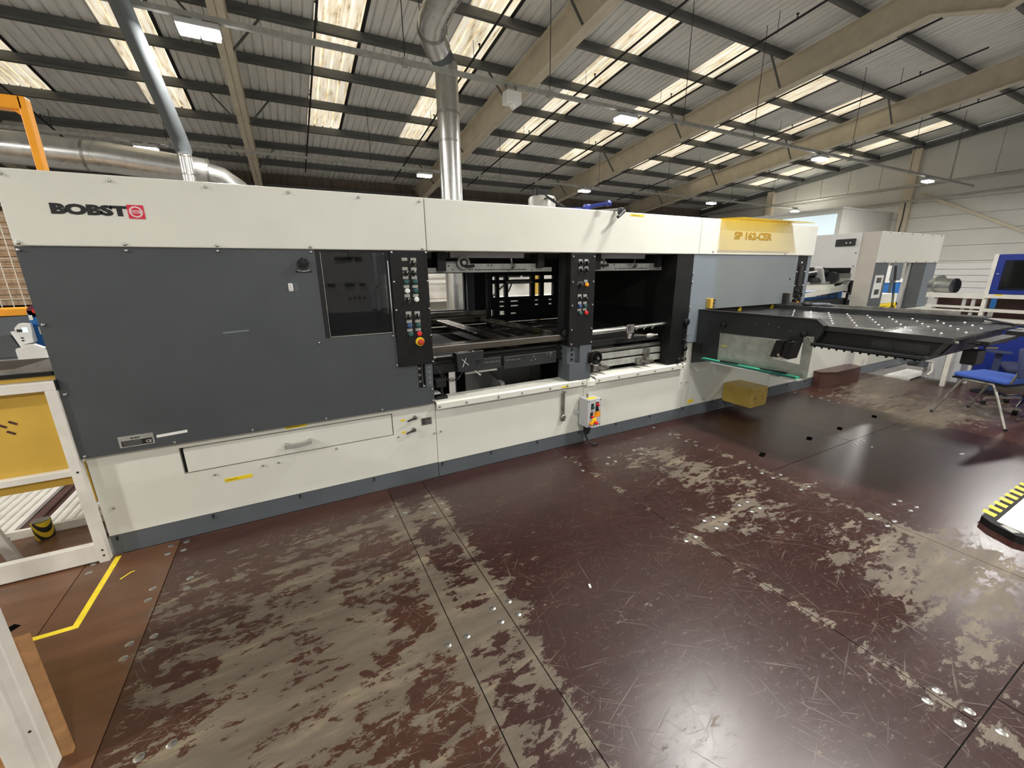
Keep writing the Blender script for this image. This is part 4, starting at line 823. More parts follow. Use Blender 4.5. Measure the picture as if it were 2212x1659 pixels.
part('bed_plate', B().prism([(3.80, 2.90), (3.80, 1.83), (3.785, 1.012), (5.02, 1.012), (5.09, 2.90)], 'z', 1.125, 1.143), M['tabletop'], tb)
part('bed_edge', B().box(3.776, 3.80, 1.01, 1.80, 1.108, 1.146), M['graphite'], tb)
part('under_tray', B().prism([(1.80, 1.124), (1.05, 1.124), (1.12, 0.985), (2.85, 0.985), (2.85, 1.124)], 'x', 3.82, 4.96), M['matblack'], tb)
part('tray_rail', B().box(3.70, 3.73, 1.12, 1.80, 0.985, 1.01).box(3.70, 3.82, 1.12, 1.80, 0.985, 0.992).prism([(3.72, 1.12), (4.9, 1.16), (4.9, 1.14), (3.72, 1.10)], 'z', 0.985, 1.01), M['graphite'], tb)
for k in range(13): part('rail_stud', B().cyl((3.715, 1.15 + k * 0.052, 0.985), (3.715, 1.15 + k * 0.052, 0.972), 0.008, n=8), M['matblack'], tb, True)
part('tray_skin', B().prism([(1.115, 0.988), (1.045, 1.118), (1.043, 1.115), (1.112, 0.984)], 'x', 4.0, 4.96).box(3.817, 3.82, 1.12, 1.45, 0.99, 1.08), M['tabletop'], tb)
part('side_fence', B().box(5.04, 5.06, 1.2, 2.9, 1.143, 1.186).box(5.06, 5.22, 1.2, 2.9, 1.178, 1.186).tube([(5.05, 1.2, 1.175), (5.0, 1.05, 1.155), (4.96, 0.96, 1.145)], 0.010, 6), M['tabletop'], tb)
part('side_fence_step', B().box(5.22, 5.25, 1.4, 2.9, 1.12, 1.208), M['oldsteel'], tb)
for g in range(9):
    y0 = 2.62 - 0.168 * g
    for k in range(6):
        x, y = 4.93 - 0.185 * k, y0 - 0.095 * k
        if 1.06 < y < 2.75: inst('ball', 'ball', lambda: B().lathe([(0.003, -0.002), (0.007, 0.0), (0.0078, 0.0025), (0.0055, 0.006), (0.0015, 0.0075)], (0, 0, 0), 'z', 10), M['white'], tb, (x, y, 1.143))
part('shiny_insert', B().box(3.85, 3.93, 1.40, 1.60, 1.143, 1.145), M['steel'], tb)
part('end_clamp', B().bbox(4.15, 4.75, 0.93, 1.012, 1.07, 1.10, 0.005).box(4.75, 5.05, 0.90, 1.0, 1.09, 1.125).box(4.9, 5.0, 0.86, 0.92, 1.03, 1.12), M['black'], tb)
part('end_bracket', B().bbox(4.20, 4.36, 0.98, 1.06, 0.92, 1.02, 0.006).beam((4.1, 0.99, 1.085), (4.6, 0.97, 1.06), 0.05, 0.012), M['black'], tb)
part('end_chrome', B().cyl((3.79, 1.0, 1.12), (3.79, 0.985, 1.12), 0.010, n=10).cyl((4.3, 0.98, 1.04), (4.42, 0.95, 1.03), 0.010, n=8), M['chrome'], tb, True)
# green strip lying on the flange, pens on it
t = thing('magnetic_strip', 'bright green strip lying on the zinc shelf under the black arm', 'strip', (3.665, 2.3, 0.703))
part('strip', B().box(3.635, 3.69, 1.83, 2.755, 0.7035, 0.720), M['green'], t)
part('backing', B().box(3.632, 3.6345, 1.83, 2.755, 0.700, 0.722), M['btngreen'], t)
t = thing('pen', 'black pen lying on the green strip, farther from the viewer', 'pen', (3.68, 2.4, 0.721))
part('barrel', B().cyl((3.645, 2.54, 0.7275), (3.66, 2.36, 0.7275), 0.007, n=8), M['black'], t, True)
part('metal_end', B().cyl((3.66, 2.36, 0.7275), (3.672, 2.22, 0.7275), 0.005, n=8), M['chrome'], t, True)
t = thing('marker_pen', 'black marker lying on the green strip, nearer its free end', 'pen', (3.67, 2.06, 0.721))
part('barrel', B().cyl((3.660, 2.15, 0.7285), (3.668, 2.00, 0.7285), 0.008, n=8), M['matblack'], t, True)
part('cap', B().cyl((3.668, 2.00, 0.7285), (3.672, 1.93, 0.7285), 0.009, n=8), M['black'], t, True)

# ================================================================ THINGS ON AND AROUND THE PRESS
t = thing('pendant_control', 'grey pendant control box with red and amber buttons, hung on the lower cream panel', 'control box', (2.34, 2.86, 0.195))
part('case', B().bbox(2.245, 2.40, 2.80, 2.93, 0.205, 0.470, 0.004), M['lightgrey'], t)
part('mounting_plate', B().box(2.20, 2.25, 2.93, 2.945, 0.30, 0.34), M['lightgrey'], t)
yk = 2.80
for x, z in ((2.257, 0.455), (2.388, 0.458), (2.257, 0.217), (2.388, 0.220)): part('case_screw', B().cyl((x, yk, z), (x, yk - 0.002, z), 0.005, n=8), M['ink'], t)
for x0, x1, z0, z1, mm in ((2.282, 2.312, 0.375, 0.43, 'ink'), (2.335, 2.367, 0.35, 0.44, 'ink'), (2.335, 2.367, 0.442, 0.452, 'white'), (2.275, 2.305, 0.29, 0.345, 'ink')): part('legend_plate', B().box(x0, x1, yk - 0.0015, yk, z0, z1), M[mm], t)
part('warning_label', B().box(2.318, 2.39, yk - 0.0015, yk, 0.295, 0.345), M['amber'], t, label='amber warning label')
part('top_label', B().box(2.27, 2.36, 2.815, 2.86, 0.470, 0.4715), M['yellow'], t, label='yellow label on the lid')
for x, z, r, h, mm, nn_ in ((2.300, 0.395, 0.011, 0.018, 'btngreen', 'push_button'), (2.352, 0.415, 0.013, 0.025, 'red', 'push_button'), (2.350, 0.365, 0.012, 0.02, 'black', 'push_button'), (2.293, 0.355, 0.009, 0.012, 'chrome', 'key_switch'), (2.295, 0.305, 0.011, 0.02, 'red', 'push_button'), (2.278, 0.245, 0.015, 0.03, 'amber', 'push_button')):
    bt = part(nn_, B().lathe([(r, 0), (r, -h * 0.7), (r * 0.8, -h)], (x, yk, z), 'y', 14), M[mm], t, True)
e = part('emergency_stop', B().bbox(2.292, 2.345, yk - 0.012, yk, 0.232, 0.290, 0.006), M['yellow'], t)
part('mushroom', B().lathe([(0.010, -0.01), (0.010, -0.025), (0.017, -0.028), (0.018, -0.042), (0.010, -0.05)], (2.322, yk, 0.252), 'y', 16), M['red'], e, True)
part('eye_bolt', B().cyl((2.29, 2.87, 0.47), (2.29, 2.87, 0.488), 0.011, n=8).lathe([(0.003, 0.488), (0.01, 0.494), (0.011, 0.503), (0.004, 0.512)], (2.29, 2.87, 0), 'z', 10), M['oldsteel'], t, True)
part('cable', B().tube([(2.27, 2.85, 0.205), (2.275, 2.86, 0.14), (2.30, 2.88, 0.08), (2.32, 2.86, 0.03), (2.36, 2.82, 0.012), (2.40, 2.83, 0.01)], 0.009, 8), M['cable'], t, True)
part('cable_cover', B().prism([(2.29, 0.205), (2.345, 0.205), (2.325, 0.12), (2.30, 0.11)], 'y', 2.86, 2.92), M['matblack'], t)
t = thing('ratchet_wrench', 'worn steel ratchet handle hanging on the cream panel left of the pendant box', 'wrench', (2.07, 2.935, 0.26))
part('shank', B().bbox(2.052, 2.086, 2.930, 2.942, 0.32, 0.535, 0.005), M['oldsteel'], t)
part('head', B().lathe([(0.024, 2.948), (0.026, 2.942), (0.026, 2.922), (0.02, 2.916)], (2.068, 0, 0.30), 'y', 14).bbox(2.048, 2.09, 2.925, 2.945, 0.262, 0.32, 0.006), M['oldsteel'], t, True)
part('hook', B().tube([(2.07, 2.95, 0.545), (2.07, 2.925, 0.545), (2.075, 2.918, 0.535), (2.10, 2.94, 0.54)], 0.004, 6), M['oldsteel'], t, True)
t = thing('stapler_gun', 'blue handled tool lying on top of the cream cover', 'tool', (2.42, 2.98, 2.073))
part('handle', B().tube([(2.28, 2.97, 2.098), (2.32, 2.92, 2.108), (2.37, 2.87, 2.116), (2.40, 2.84, 2.120)], [0.018, 0.015, 0.014, 0.016], 10), M['toolblue'], t, True)
part('grip_end', B().lathe([(0.008, -0.024), (0.020, -0.016), (0.023, 0.0), (0.020, 0.016), (0.008, 0.024)], (2.40, 2.835, 2.120), 'x', 14), M['toolblue'], t, True)
part('body', B().bbox(2.25, 2.31, 2.935, 2.99, 2.073, 2.122, 0.012).cyl((2.10, 3.02, 2.083), (2.27, 2.98, 2.09), 0.010, n=8), M['toolblue'], t, True)
t = thing('crank_handle', 'black crank handle with a pale shaft poking over the cover edge', 'handle', (2.53, 2.92, 2.073))
part('shaft', B().cyl((2.45, 3.05, 2.088), (2.55, 2.86, 2.086), 0.011, n=10), M['dullsteel'], t, True)
part('head', B().bbox(2.525, 2.572, 2.825, 2.872, 2.045, 2.098, 0.010), M['graphite'], t, True)
part('grip', B().tube([(2.55, 2.825, 2.062), (2.51, 2.81, 2.034), (2.475, 2.80, 2.016)], [0.015, 0.012, 0.013], 10), M['graphite'], t, True)
part('end_cap', B().cyl((2.565, 2.84, 2.07), (2.58, 2.835, 2.07), 0.013, n=10), M['dullsteel'], t, True)
t = thing('motor_pot', 'grey round motor pot with a lever standing on top of the press', 'motor', (2.02, 3.3, 2.05))
part('pot', B().lathe([(0.118, 2.05), (0.118, 2.195), (0.108, 2.212), (0.03, 2.216)], (2.05, 3.3, 0), 'z', 22), M['dullsteel'], t, True)
part('lever', B().beam((1.99, 3.24, 2.24), (2.13, 3.05, 2.09), 0.012, 0.02), M['black'], t)
part('valve', B().cyl((2.0, 3.3, 2.21), (2.0, 3.3, 2.285), 0.016, n=10).box(1.985, 2.12, 3.29, 3.36, 2.235, 2.275).cyl((1.96, 3.3, 2.21), (1.96, 3.3, 2.27), 0.006, n=6), M['black'], t, True)
for a in (-1.9, -1.2): part('pot_screw', B().cyl((2.05 + 0.118 * math.cos(a), 3.3 + 0.118 * math.sin(a), 2.18), (2.05 + 0.13 * math.cos(a), 3.3 + 0.13 * math.sin(a), 2.18), 0.008, n=8), M['black'], t, True)
t = thing('ochre_box', 'ochre junction box fixed against the grey plinth under the sheet table', 'box', (4.49, 2.78, 0.10))
part('case', B().bbox(4.345, 4.635, 2.60, 2.945, 0.100, 0.315, 0.004), M['ochre_dark'], t)
part('end_plate', B().box(4.635, 4.64, 2.61, 2.94, 0.105, 0.31), M['ochre_dark'], t)
for x, z, r in ((4.37, 0.285, 0.007), (4.60, 0.28, 0.007), (4.42, 0.20, 0.010), (4.54, 0.215, 0.008), (4.57, 0.17, 0.008), (4.37, 0.12, 0.006), (4.6, 0.12, 0.006)): part('hole', B().cyl((x, 2.601, z), (x, 2.599, z), r, n=8), M['ink'], t)
part('lid_seam', B().box(4.37, 4.60, 2.93, 2.935, 0.3150, 0.3158).box(4.45, 4.453, 2.75, 2.94, 0.315, 0.3158), M['ink'], t)
t = thing('foot_step', 'dark brown foot step with a clipped corner beside the press plinth', 'step', (6.75, 2.87, 0))
part('step_body', B().prism([(6.28, 2.945), (6.28, 2.86), (6.46, 2.76), (7.13, 2.76), (7.20, 2.945)], 'z', 0.0, 0.205), M['brownbox'], t)
part('step_top', B().prism([(6.27, 2.948), (6.27, 2.855), (6.455, 2.752), (7.14, 2.752), (7.21, 2.948)], 'z', 0.205, 0.222), M['brownbox'], t)

# ================================================================ SECOND UNIT AT THE RIGHT
gt = thing('gantry_unit', 'tall pale gantry unit with grey legs beyond the sheet table', 'machine', (8.5, 3.6, 0))
fp = part('front_panel', B().bbox(7.50, 9.63, 3.0, 3.04, 1.655, 2.085, 0.005), M['cream'], gt)
for x in (7.75, 8.1, 8.45, 8.8, 9.15, 9.5):
    for z in (1.672, 2.07): inst('bolt', 'boltoldsteel', bolt_mesh, M['oldsteel'], fp, (x, 3.0, z))
part('corner_panel', B().box(7.49, 7.50, 3.0, 3.22, 0.0, 2.085), M['corner'], gt)
part('head_case', B().box(7.50, 9.6, 3.045, 3.5, 1.66, 2.07), M['gantry'], gt)
sp2 = part('side_panel', B().bbox(7.48, 7.53, 3.22, 4.6, 1.588, 2.085, 0.004), M['gantry'], gt)
part('display', B().bbox(7.462, 7.485, 3.287, 3.542, 1.905, 2.004, 0.003), M['matblack'], sp2)
for y in (3.34, 3.39): part('display_light', B().box(7.46, 7.4625, y, y + 0.015, 1.94, 1.955), M['white'], sp2)
for y, z in ((3.26, 1.615), (3.26, 1.80)): part('screw', B().cyl((7.48, y, z), (7.474, y, z), 0.008, n=8), M['ink'], sp2)
lg = part('left_leg', B().box(7.50, 7.93, 3.01, 3.06, 0.0, 1.655), M['plinth'], gt)
bl = part('bar_code_sheet', B().prism([(7.60, 1.15), (7.85, 1.15), (7.85, 1.478), (7.60, 1.478)], 'y', 3.006, 3.01), M['white'], lg)
random.seed(3)
for z0 in (1.37, 1.20):
    x = 7.65
    while x < 7.80:
        w = random.choice((0.004, 0.008, 0.012)); part('bar', B().box(x, x + w, 3.004, 3.006, z0, z0 + 0.075), M['ink'], lg); x += w + random.choice((0.006, 0.01))
part('right_leg', B().box(8.74, 9.22, 3.012, 3.058, 0.0, 1.655), M['door'], gt)
part('edge_leg', B().box(9.22, 9.62, 3.01, 3.06, 0.0, 1.655), M['slate'], gt)
part('inner_post', B().box(8.66, 8.735, 3.03, 3.06, 0.0, 1.655), M['gantry'], gt)
part('inner_screen', B().box(11.25, 11.75, 4.2, 4.24, 1.31, 1.72).box(11.45, 11.5, 4.22, 4.26, 0.0, 1.31), M['plinth'], gt)
part('bright_panel', B().box(11.02, 11.25, 4.205, 4.235, 1.31, 1.62), M['white'], gt)
part('notice_sheet', B().box(9.28, 9.60, 3.004, 3.009, 0.75, 0.905), M['white'], gt)
for k in range(3): part('notice_line', B().box(9.35, 9.53, 3.002, 3.004, 0.80 + k * 0.03, 0.806 + k * 0.03), M['lightgrey'], gt)
for k in range(30): part('chain_link', B().tube([(8.42 + 0.007 * k + 0.03 * math.cos(a * math.pi / 4), 3.1, 1.60 - 0.024 * k + 0.012 * math.sin(a * math.pi / 4)) for a in range(8)], 0.006, 5, True), M['black'], gt)
part('dark_backdrop', B().box(6.2, 8.3, 3.64, 3.68, 1.28, 1.60), M['matblack'], gt)  # black sheet put behind the mechanism to make the opening dark
part('rear_mechanism', B().cyl((6.9, 3.60, 1.49), (7.5, 3.60, 1.53), 0.03, n=12).cyl((7.0, 3.58, 1.40), (7.25, 3.58, 1.40), 0.05, n=12).cyl((7.55, 3.56, 1.44), (7.62, 3.56, 1.44), 0.09, n=16), M['graphite'], gt, True)
part('light_bar', B().beam((6.9, 3.57, 1.525), (7.32, 3.57, 1.555), 0.02, 0.022), M['white'], gt)
part('hanging_post', B().beam((7.13, 3.55, 1.60), (7.27, 3.55, 1.38), 0.05, 0.10, up=(0, 1, 0)), M['gantry'], gt)
part('inner_panel', B().box(7.74, 8.16, 3.56, 3.60, 1.355, 1.503), M['cream'], gt)
part('rear_rail', B().box(5.9, 7.62, 3.52, 3.60, 1.290, 1.342), M['cream'], gt)
part('rail_bed', B().box(5.9, 7.75, 3.56, 3.66, 1.345, 1.385), M['dullsteel'], gt)
part('ramp_arm', B().prism([(6.2, 1.125), (6.76, 1.170), (7.80, 1.235), (7.90, 1.225), (8.02, 1.30), (7.96, 1.385), (7.88, 1.375), (7.80, 1.325), (6.75, 1.222), (6.2, 1.18)], 'y', 3.46, 3.52), M['cream'], gt)
part('ramp_pad', B().cyl((8.0, 3.43, 1.298), (8.0, 3.54, 1.298), 0.095, n=18), M['black'], gt, True)
part('side_bed', B().box(6.0, 8.05, 3.50, 3.62, 0.96, 1.115), M['graphite'], gt)
part('side_post', B().box(7.97, 8.07, 3.47, 3.495, 0.0, 1.2), M['black'], gt)
part('socket', B().box(8.0, 8.1, 3.44, 3.47, 1.09, 1.17), M['white'], gt)
t = thing('blue_bin', 'row of blue bins with white labels, under the cream ramp arm', 'bin', (7.5, 3.66, 1.115))
part('bin', B().box(6.7, 8.16, 3.635, 3.9, 0.0, 1.235), M['binblue'], t)
for x, w in ((7.16, 0.22), (7.43, 0.08), (7.56, 0.13)): part('bin_label', B().box(x, x + w, 3.628, 3.635, 1.15, 1.22), M['white' if w > 0.2 else 'lightgrey'], t)
for i, (x, lab) in enumerate(((11.83, 'blue wheeled bin seen through the gantry, left one'), (12.26, 'blue wheeled bin seen through the gantry, right one'))):
    t = thing('wheeled_bin', lab, 'bin', (x + 0.2, 4.7, 0), group='blue wheeled bins')
    part('body', B().box(x, x + 0.40, 4.5, 5.0, 0.12, 1.25), M['binblue'], t)
    part('lid', B().box(x - 0.01, x + 0.41, 4.48, 5.02, 1.25, 1.325), M['white'], t)
    part('wheel', B().cyl((x + 0.05, 4.9, 0.1), (x + 0.35, 4.9, 0.1), 0.1, n=14), M['black'], t, True)
t = thing('parts_crate', 'cream crate on a yellow frame, seen between the gantry legs', 'crate', (10.6, 4.0, 0))
part('crate', B().box(10.2, 10.95, 3.9, 4.15, 0.90, 1.075), M['cream'], t)
part('yellow_frame', B().box(10.2, 10.95, 3.88, 3.93, 0.84, 0.895).box(10.2, 10.95, 3.88, 3.93, 0.70, 0.78).beam((10.25, 3.9, 0.79), (10.9, 3.9, 0.85), 0.03, 0.03).box(10.9, 10.95, 3.88, 3.93, 0.70, 0.895), M['yellow'], t)
part('stand', B().box(10.25, 10.9, 3.93, 4.13, 0.0, 0.90), M['plinth'], t)
t = thing('glove', 'dark work glove dropped on the sheet table fence in front of the gantry', 'glove', (5.65, 2.86, 1.2))
part('palm', B().lathe([(0.03, 1.20), (0.06, 1.215), (0.05, 1.235), (0.015, 1.24)], (5.16, 2.62, -0.014), 'z', 10), M['matblack'], t, True)
for k in range(4): part('finger', B().tube([(5.16, 2.58 - k * 0.02, 1.201), (5.19 + 0.008 * k, 2.52 - 0.03 * k, 1.211), (5.19 + 0.008 * k, 2.47 - 0.03 * k, 1.196)], [0.014, 0.013, 0.009], 6), M['plinth'], t, True)
t['label'] = 'dark work glove lying on the fence of the sheet table'; 

gm = thing('guarded_machine', 'beige framed machine with royal blue guards at the right edge', 'machine', (8.5, 1.6, 0))
parts('corner_post', [(8.28, 8.36, 2.0, 2.04, 0, 1.745), (8.28, 8.36, 0.16, 0.2, 0, 1.2)], M['bgwhite'], gm)
up = part('upper_guard', B().bbox(8.28, 8.9, 0.2, 2.0, 1.235, 1.74, 0.008), M['blue'], gm)
part('guard_window', B().bbox(8.272, 8.285, 0.6, 1.93, 1.29, 1.665, 0.003), M['smoked'], up)
part('window_back', B().box(8.274, 8.279, 0.62, 1.91, 1.31, 1.645), M['matblack'], up)
part('guard_latch', B().box(8.27, 8.28, 1.955, 1.975, 1.49, 1.50), M['lightgrey'], up)
part('frame_rail', B().box(8.25, 8.35, 0.2, 2.02, 1.18, 1.232).box(8.25, 8.33, 0.2, 2.0, 1.0, 1.04).box(8.24, 8.33, 0.2, 1.97, 0.875, 0.92).box(8.30, 8.9, 0.2, 2.0, 0.86, 0.87), M['bgwhite'], gm)
part('yellow_sticker', B().box(8.248, 8.25, 1.86, 1.93, 1.215, 1.232), M['yellow'], gm)
part('shelf_back', B().box(8.7, 8.75, 0.2, 2.0, 0.87, 1.18), M['brownbox'], gm)
lp = part('lower_guard', B().bbox(8.26, 8.9, 0.2, 1.945, 0.10, 0.84, 0.008), M['blue'], gm)
part('conveyor_rail', B().box(8.28, 8.38, 2.04, 2.62, 1.165, 1.232).box(8.28, 8.34, 2.04, 2.6, 1.03, 1.06).box(8.28, 8.34, 2.04, 2.6, 0.985, 1.005).box(8.28, 8.34, 2.04, 2.6, 0.86, 0.872), M['bgwhite'], gm)
for y in (2.11, 2.20, 2.50): part('rail_post', B().box(8.31, 8.35, y, y + 0.035, 0.86 if y < 2.15 else 1.0, 1.17), M['gantry'], gm)
part('belt_guard', B().prism([(2.30, 0.87), (2.57, 0.87), (2.55, 1.0), (2.28, 1.0)], 'x', 8.30, 8.33), M['cream'], gm)
part('belt_slot', B().tube([(8.295, 2.44, 0.90), (8.295, 2.40, 0.95), (8.295, 2.36, 0.975), (8.295, 2.31, 0.975)], 0.012, 6), M['ink'], gm, True)
part('inner_guard', B().box(8.6, 8.64, 2.04, 2.6, 0.86, 1.165).box(8.36, 8.6, 2.06, 2.28, 0.87, 0.99), M['brownbox'], gm)
part('leg', B().prism([(2.05, 0), (2.10, 0), (2.10, 0.78), (2.05, 0.78)], 'x', 7.80, 7.86), M['bgwhite'], gm)
part('leg', B().box(8.02, 8.08, 2.10, 2.15, 0.0, 0.80), M['bgwhite'], gm)
part('leg', B().box(8.24, 8.28, 1.95, 1.99, 0.0, 0.86), M['bgwhite'], gm)
part('drive_case', B().bbox(7.95, 8.26, 1.98, 2.35, 0.05, 0.86, 0.006), M['lightgrey'], gm)
part('drive_motor', B().cyl((7.55, 2.45, 0.34), (7.78, 2.40, 0.32), 0.065, n=14).box(7.78, 7.93, 2.3, 2.48, 0.22, 0.42), M['plinth'], gm, True)
part('cable', B().tube([(7.75, 2.28, 0.33), (7.85, 2.24, 0.30), (7.84, 2.22, 0.18), (7.78, 2.24, 0.12)], 0.015, 6), M['bgwhite'], gm, True)
t = thing('blower_duct', 'flanged silver blower tube lying on the beige conveyor rail', 'duct', (8.4, 2.42, 1.232))
part('tube', B().cyl((8.42, 2.62, 1.335), (8.34, 2.36, 1.325), 0.10, n=24), M['galv'], t, True)
part('flange', B().cyl((8.405, 2.555, 1.350), (8.398, 2.535, 1.350), 0.125, n=24), M['galvplate'], t, True)
part('mouth', B().cyl((8.341, 2.362, 1.325), (8.338, 2.352, 1.325), 0.108, n=24), M['oldsteel'], t, True)
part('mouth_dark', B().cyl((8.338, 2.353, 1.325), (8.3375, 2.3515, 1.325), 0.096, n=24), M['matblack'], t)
t = thing('end_wall_cladding', 'white ribbed board standing along the end wall behind the blower tube', 'board', (24.1, 6.6, 0))
for k in range(5): part('board_plank', B().box(24.1, 24.2, 5.2, 8.2, 0.52 + k * 0.24, 0.745 + k * 0.24), M['white'], t)
part('blue_base', B().box(24.08, 24.2, 5.2, 7.0, 0.0, 0.50), M['binblue'], t)

# chairs
ch = thing('visitor_chair', 'blue padded chair on splayed grey tube legs near the right edge', 'chair', (6.50, 1.325, 0), R(-14.4))
part('seat', B().bbox(-0.23, 0.23, -0.20, 0.25, 0.435, 0.485, 0.022), M['fabricblue'], ch, True)
part('seat_pan', B().box(-0.235, 0.235, -0.20, 0.245, 0.418, 0.436), M['black'], ch)
for sx in (-1, 1):
    for fy, ty in ((0.31, 0.13), (-0.31, -0.10)):
        l = part('leg', B().tube([(sx * 0.29, fy, 0.003), (sx * 0.25, ty + 0.02 * (1 if fy > 0 else -1), 0.40), (sx * 0.245, ty, 0.425)], 0.0125, 8), M['oldsteel'], ch, True)
        part('foot', B().cyl((sx * 0.29, fy, 0.0), (sx * 0.288, fy, 0.025), 0.015, n=8), M['black'], l, True)
    part('side_tube', B().tube([(sx * 0.247, 0.14, 0.424), (sx * 0.247, -0.11, 0.424)], 0.0125, 8), M['oldsteel'], ch, True)
    part('back_tube', B().tube([(sx * 0.20, -0.12, 0.43), (sx * 0.20, -0.20, 0.455), (sx * 0.20, -0.225, 0.54), (sx * 0.20, -0.25, 0.68)], 0.011, 8), M['oldsteel'], ch, True)
bk = B()
for i in range(7):
    for j in range(2): pass
bk.bbox(-0.235, 0.235, -0.02, 0.02, -0.15, 0.15, 0.018).rot(Matrix.Rotation(R(-10), 3, 'X')); bk.v = [(v[0], v[1] - 0.235, v[2] + 0.67) for v in bk.v]
part('backrest', bk, M['fabricnavy'], ch, True)
oc = thing('swivel_chair', 'dark swivel chair on a chrome star base behind the blue chair', 'chair', (7.25, 1.22, 0), R(20))
part('seat', B().bbox(-0.24, 0.24, -0.24, 0.24, 0.44, 0.51, 0.03), M['fabricnavy'], oc, True)
part('column', B().cyl((0, 0, 0.14), (0, 0, 0.44), 0.03, n=12), M['black'], oc, True)
part('backrest', B().bbox(-0.2, 0.2, -0.30, -0.26, 0.62, 0.98, 0.02).box(-0.03, 0.03, -0.29, -0.2, 0.45, 0.65), M['fabricnavy'], oc, True)
for k in range(5):
    a = 2 * math.pi * k / 5 + 0.3; c_, s_ = math.cos(a), math.sin(a)
    part('base_arm', B().tube([(0.04 * c_, 0.04 * s_, 0.15), (0.18 * c_, 0.18 * s_, 0.12), (0.31 * c_, 0.31 * s_, 0.085)], [0.024, 0.02, 0.013], 8), M['chrome'], oc, True)
    w = part('castor', B().cyl((0.31 * c_ - 0.02 * s_, 0.31 * s_ + 0.02 * c_, 0.026), (0.31 * c_ + 0.02 * s_, 0.31 * s_ - 0.02 * c_, 0.026), 0.026, n=12), M['black'], oc, True)
    part('castor_stem', B().cyl((0.31 * c_, 0.31 * s_, 0.04), (0.31 * c_, 0.31 * s_, 0.09), 0.01, n=8), M['chrome'], w, True)
t = thing('pedestal_stool', 'small dark pedestal with a round top before the blue lower guard', 'stool', (7.9, 1.66, 0))
part('top', B().cyl((7.9, 1.66, 0.53), (7.9, 1.66, 0.545), 0.11, n=20), M['fabricnavy'], t, True)
part('post', B().cyl((7.9, 1.66, 0.03), (7.9, 1.66, 0.53), 0.032, n=14), M['fabricnavy'], t, True)
part('base', B().lathe([(0.16, 0), (0.16, 0.01), (0.08, 0.03), (0.03, 0.035)], (7.9, 1.66, 0), 'z', 20), M['black'], t, True)
# padded threshold with hazard edge at the right
t = thing('floor_ramp', 'cream floor ramp with a yellow and black taped edge at the right', 'ramp', (4.2, 0.3, 0))
part('ramp_board', B().prism([(3.705, 0.47), (3.74, 0.585), (5.2, 0.60), (5.2, -0.2), (4.0, -0.2)], 'z', 0.0, 0.052), M['cream'], t)
rp = part('taped_edge', B().prism([(3.64, 0.48), (3.70, 0.60), (3.76, 0.655), (5.2, 0.67), (5.2, 0.605), (3.745, 0.59), (3.70, 0.465), (3.98, -0.2), (3.93, -0.2)], 'z', 0.0, 0.046), M['matblack'], t)
for k in range(9):
    x = 3.80 + k * 0.105
    part('yellow_stripe', B().prism([(x, 0.608), (x + 0.055, 0.608), (x + 0.085, 0.672), (x + 0.03, 0.672)], 'z', 0.046, 0.0475), M['tape'], rp)
part('frayed_tape', B().prism([(3.655, 0.50), (3.70, 0.56), (3.735, 0.54), (3.69, 0.475)], 'z', 0.046, 0.049), M['dullsteel'], rp)

t = thing('roller_grate', 'small bed of white rollers let into the deck beyond the brown step', 'conveyor', (8.15, 2.55, 0))
for k in range(8): inst('roller', 'grate_roller', lambda: B().cyl((-0.36, 0, 0), (0.36, 0, 0), 0.017, n=8), M['white'], t, (8.18, 2.44 + k * 0.036, 0.018))
part('grate_frame', B().box(7.80, 7.82, 2.42, 2.72, -0.005, 0.02), M['bgwhite'], t)

# ================================================================ LEFT OF THE PRESS
fr = thing('feeder_frame', 'white painted frame with ochre panels, left of the press', 'frame', (-1.7, 2.93, 0))
for xu in (-1.168, -2.35): part('upright', B().bbox(xu, xu + 0.046, 2.895, 2.945, 0.0, 1.03, 0.003), M['bgwhite'], fr)
part('top_rail', B().bbox(-2.35, -1.118, 2.895, 2.945, 1.030, 1.078, 0.003), M['bgwhite'], fr)
part('end_cap', B().bbox(-1.122, -1.112, 2.893, 2.947, 1.032, 1.084, 0.002), M['black'], fr)
part('middle_rail', B().bbox(-2.35, -1.168, 2.905, 2.945, 0.548, 0.585, 0.003), M['bgwhite'], fr)
part('bottom_rail', B().bbox(-2.35, -1.168, 2.905, 2.945, 0.010, 0.118, 0.003), M['bgwhite'], fr)
op = part('ochre_panel', B().box(-2.32, -1.16, 2.946, 2.956, 0.49, 1.03), M['ochre'], fr)
for x, z in ((-1.375, 0.865), (-1.335, 0.875), (-1.352, 0.825)):
    b = B().bbox(-0.017, 0.017, -0.002, 0.0, -0.006, 0.006, 0.0009).rot(Matrix.Rotation(R(35), 3, 'Y')); b.v = [(v[0] + x, v[1] + 2.946, v[2] + z) for v in b.v]
    part('slot', b, M['brownbox'], op)
for z in (0.57, 0.08, 0.045): part('frame_hole', B().cyl((-1.14, 2.8955, z), (-1.14, 2.894, z), 0.006, n=8), M['ink'], fr)
part('desk_edge', B().box(-2.35, -1.125, 2.93, 3.45, 1.082, 1.104), M['ochre'], fr)
part('desk_top', B().box(-2.35, -1.125, 2.915, 3.45, 1.106, 1.125), M['black'], fr)
part('sheet_tray', B().prism([(-1.60, 1.126), (-1.125, 1.126), (-1.125, 1.19), (-1.285, 1.142), (-1.60, 1.138)], 'y', 2.93, 3.0), M['oldsteel'], fr)
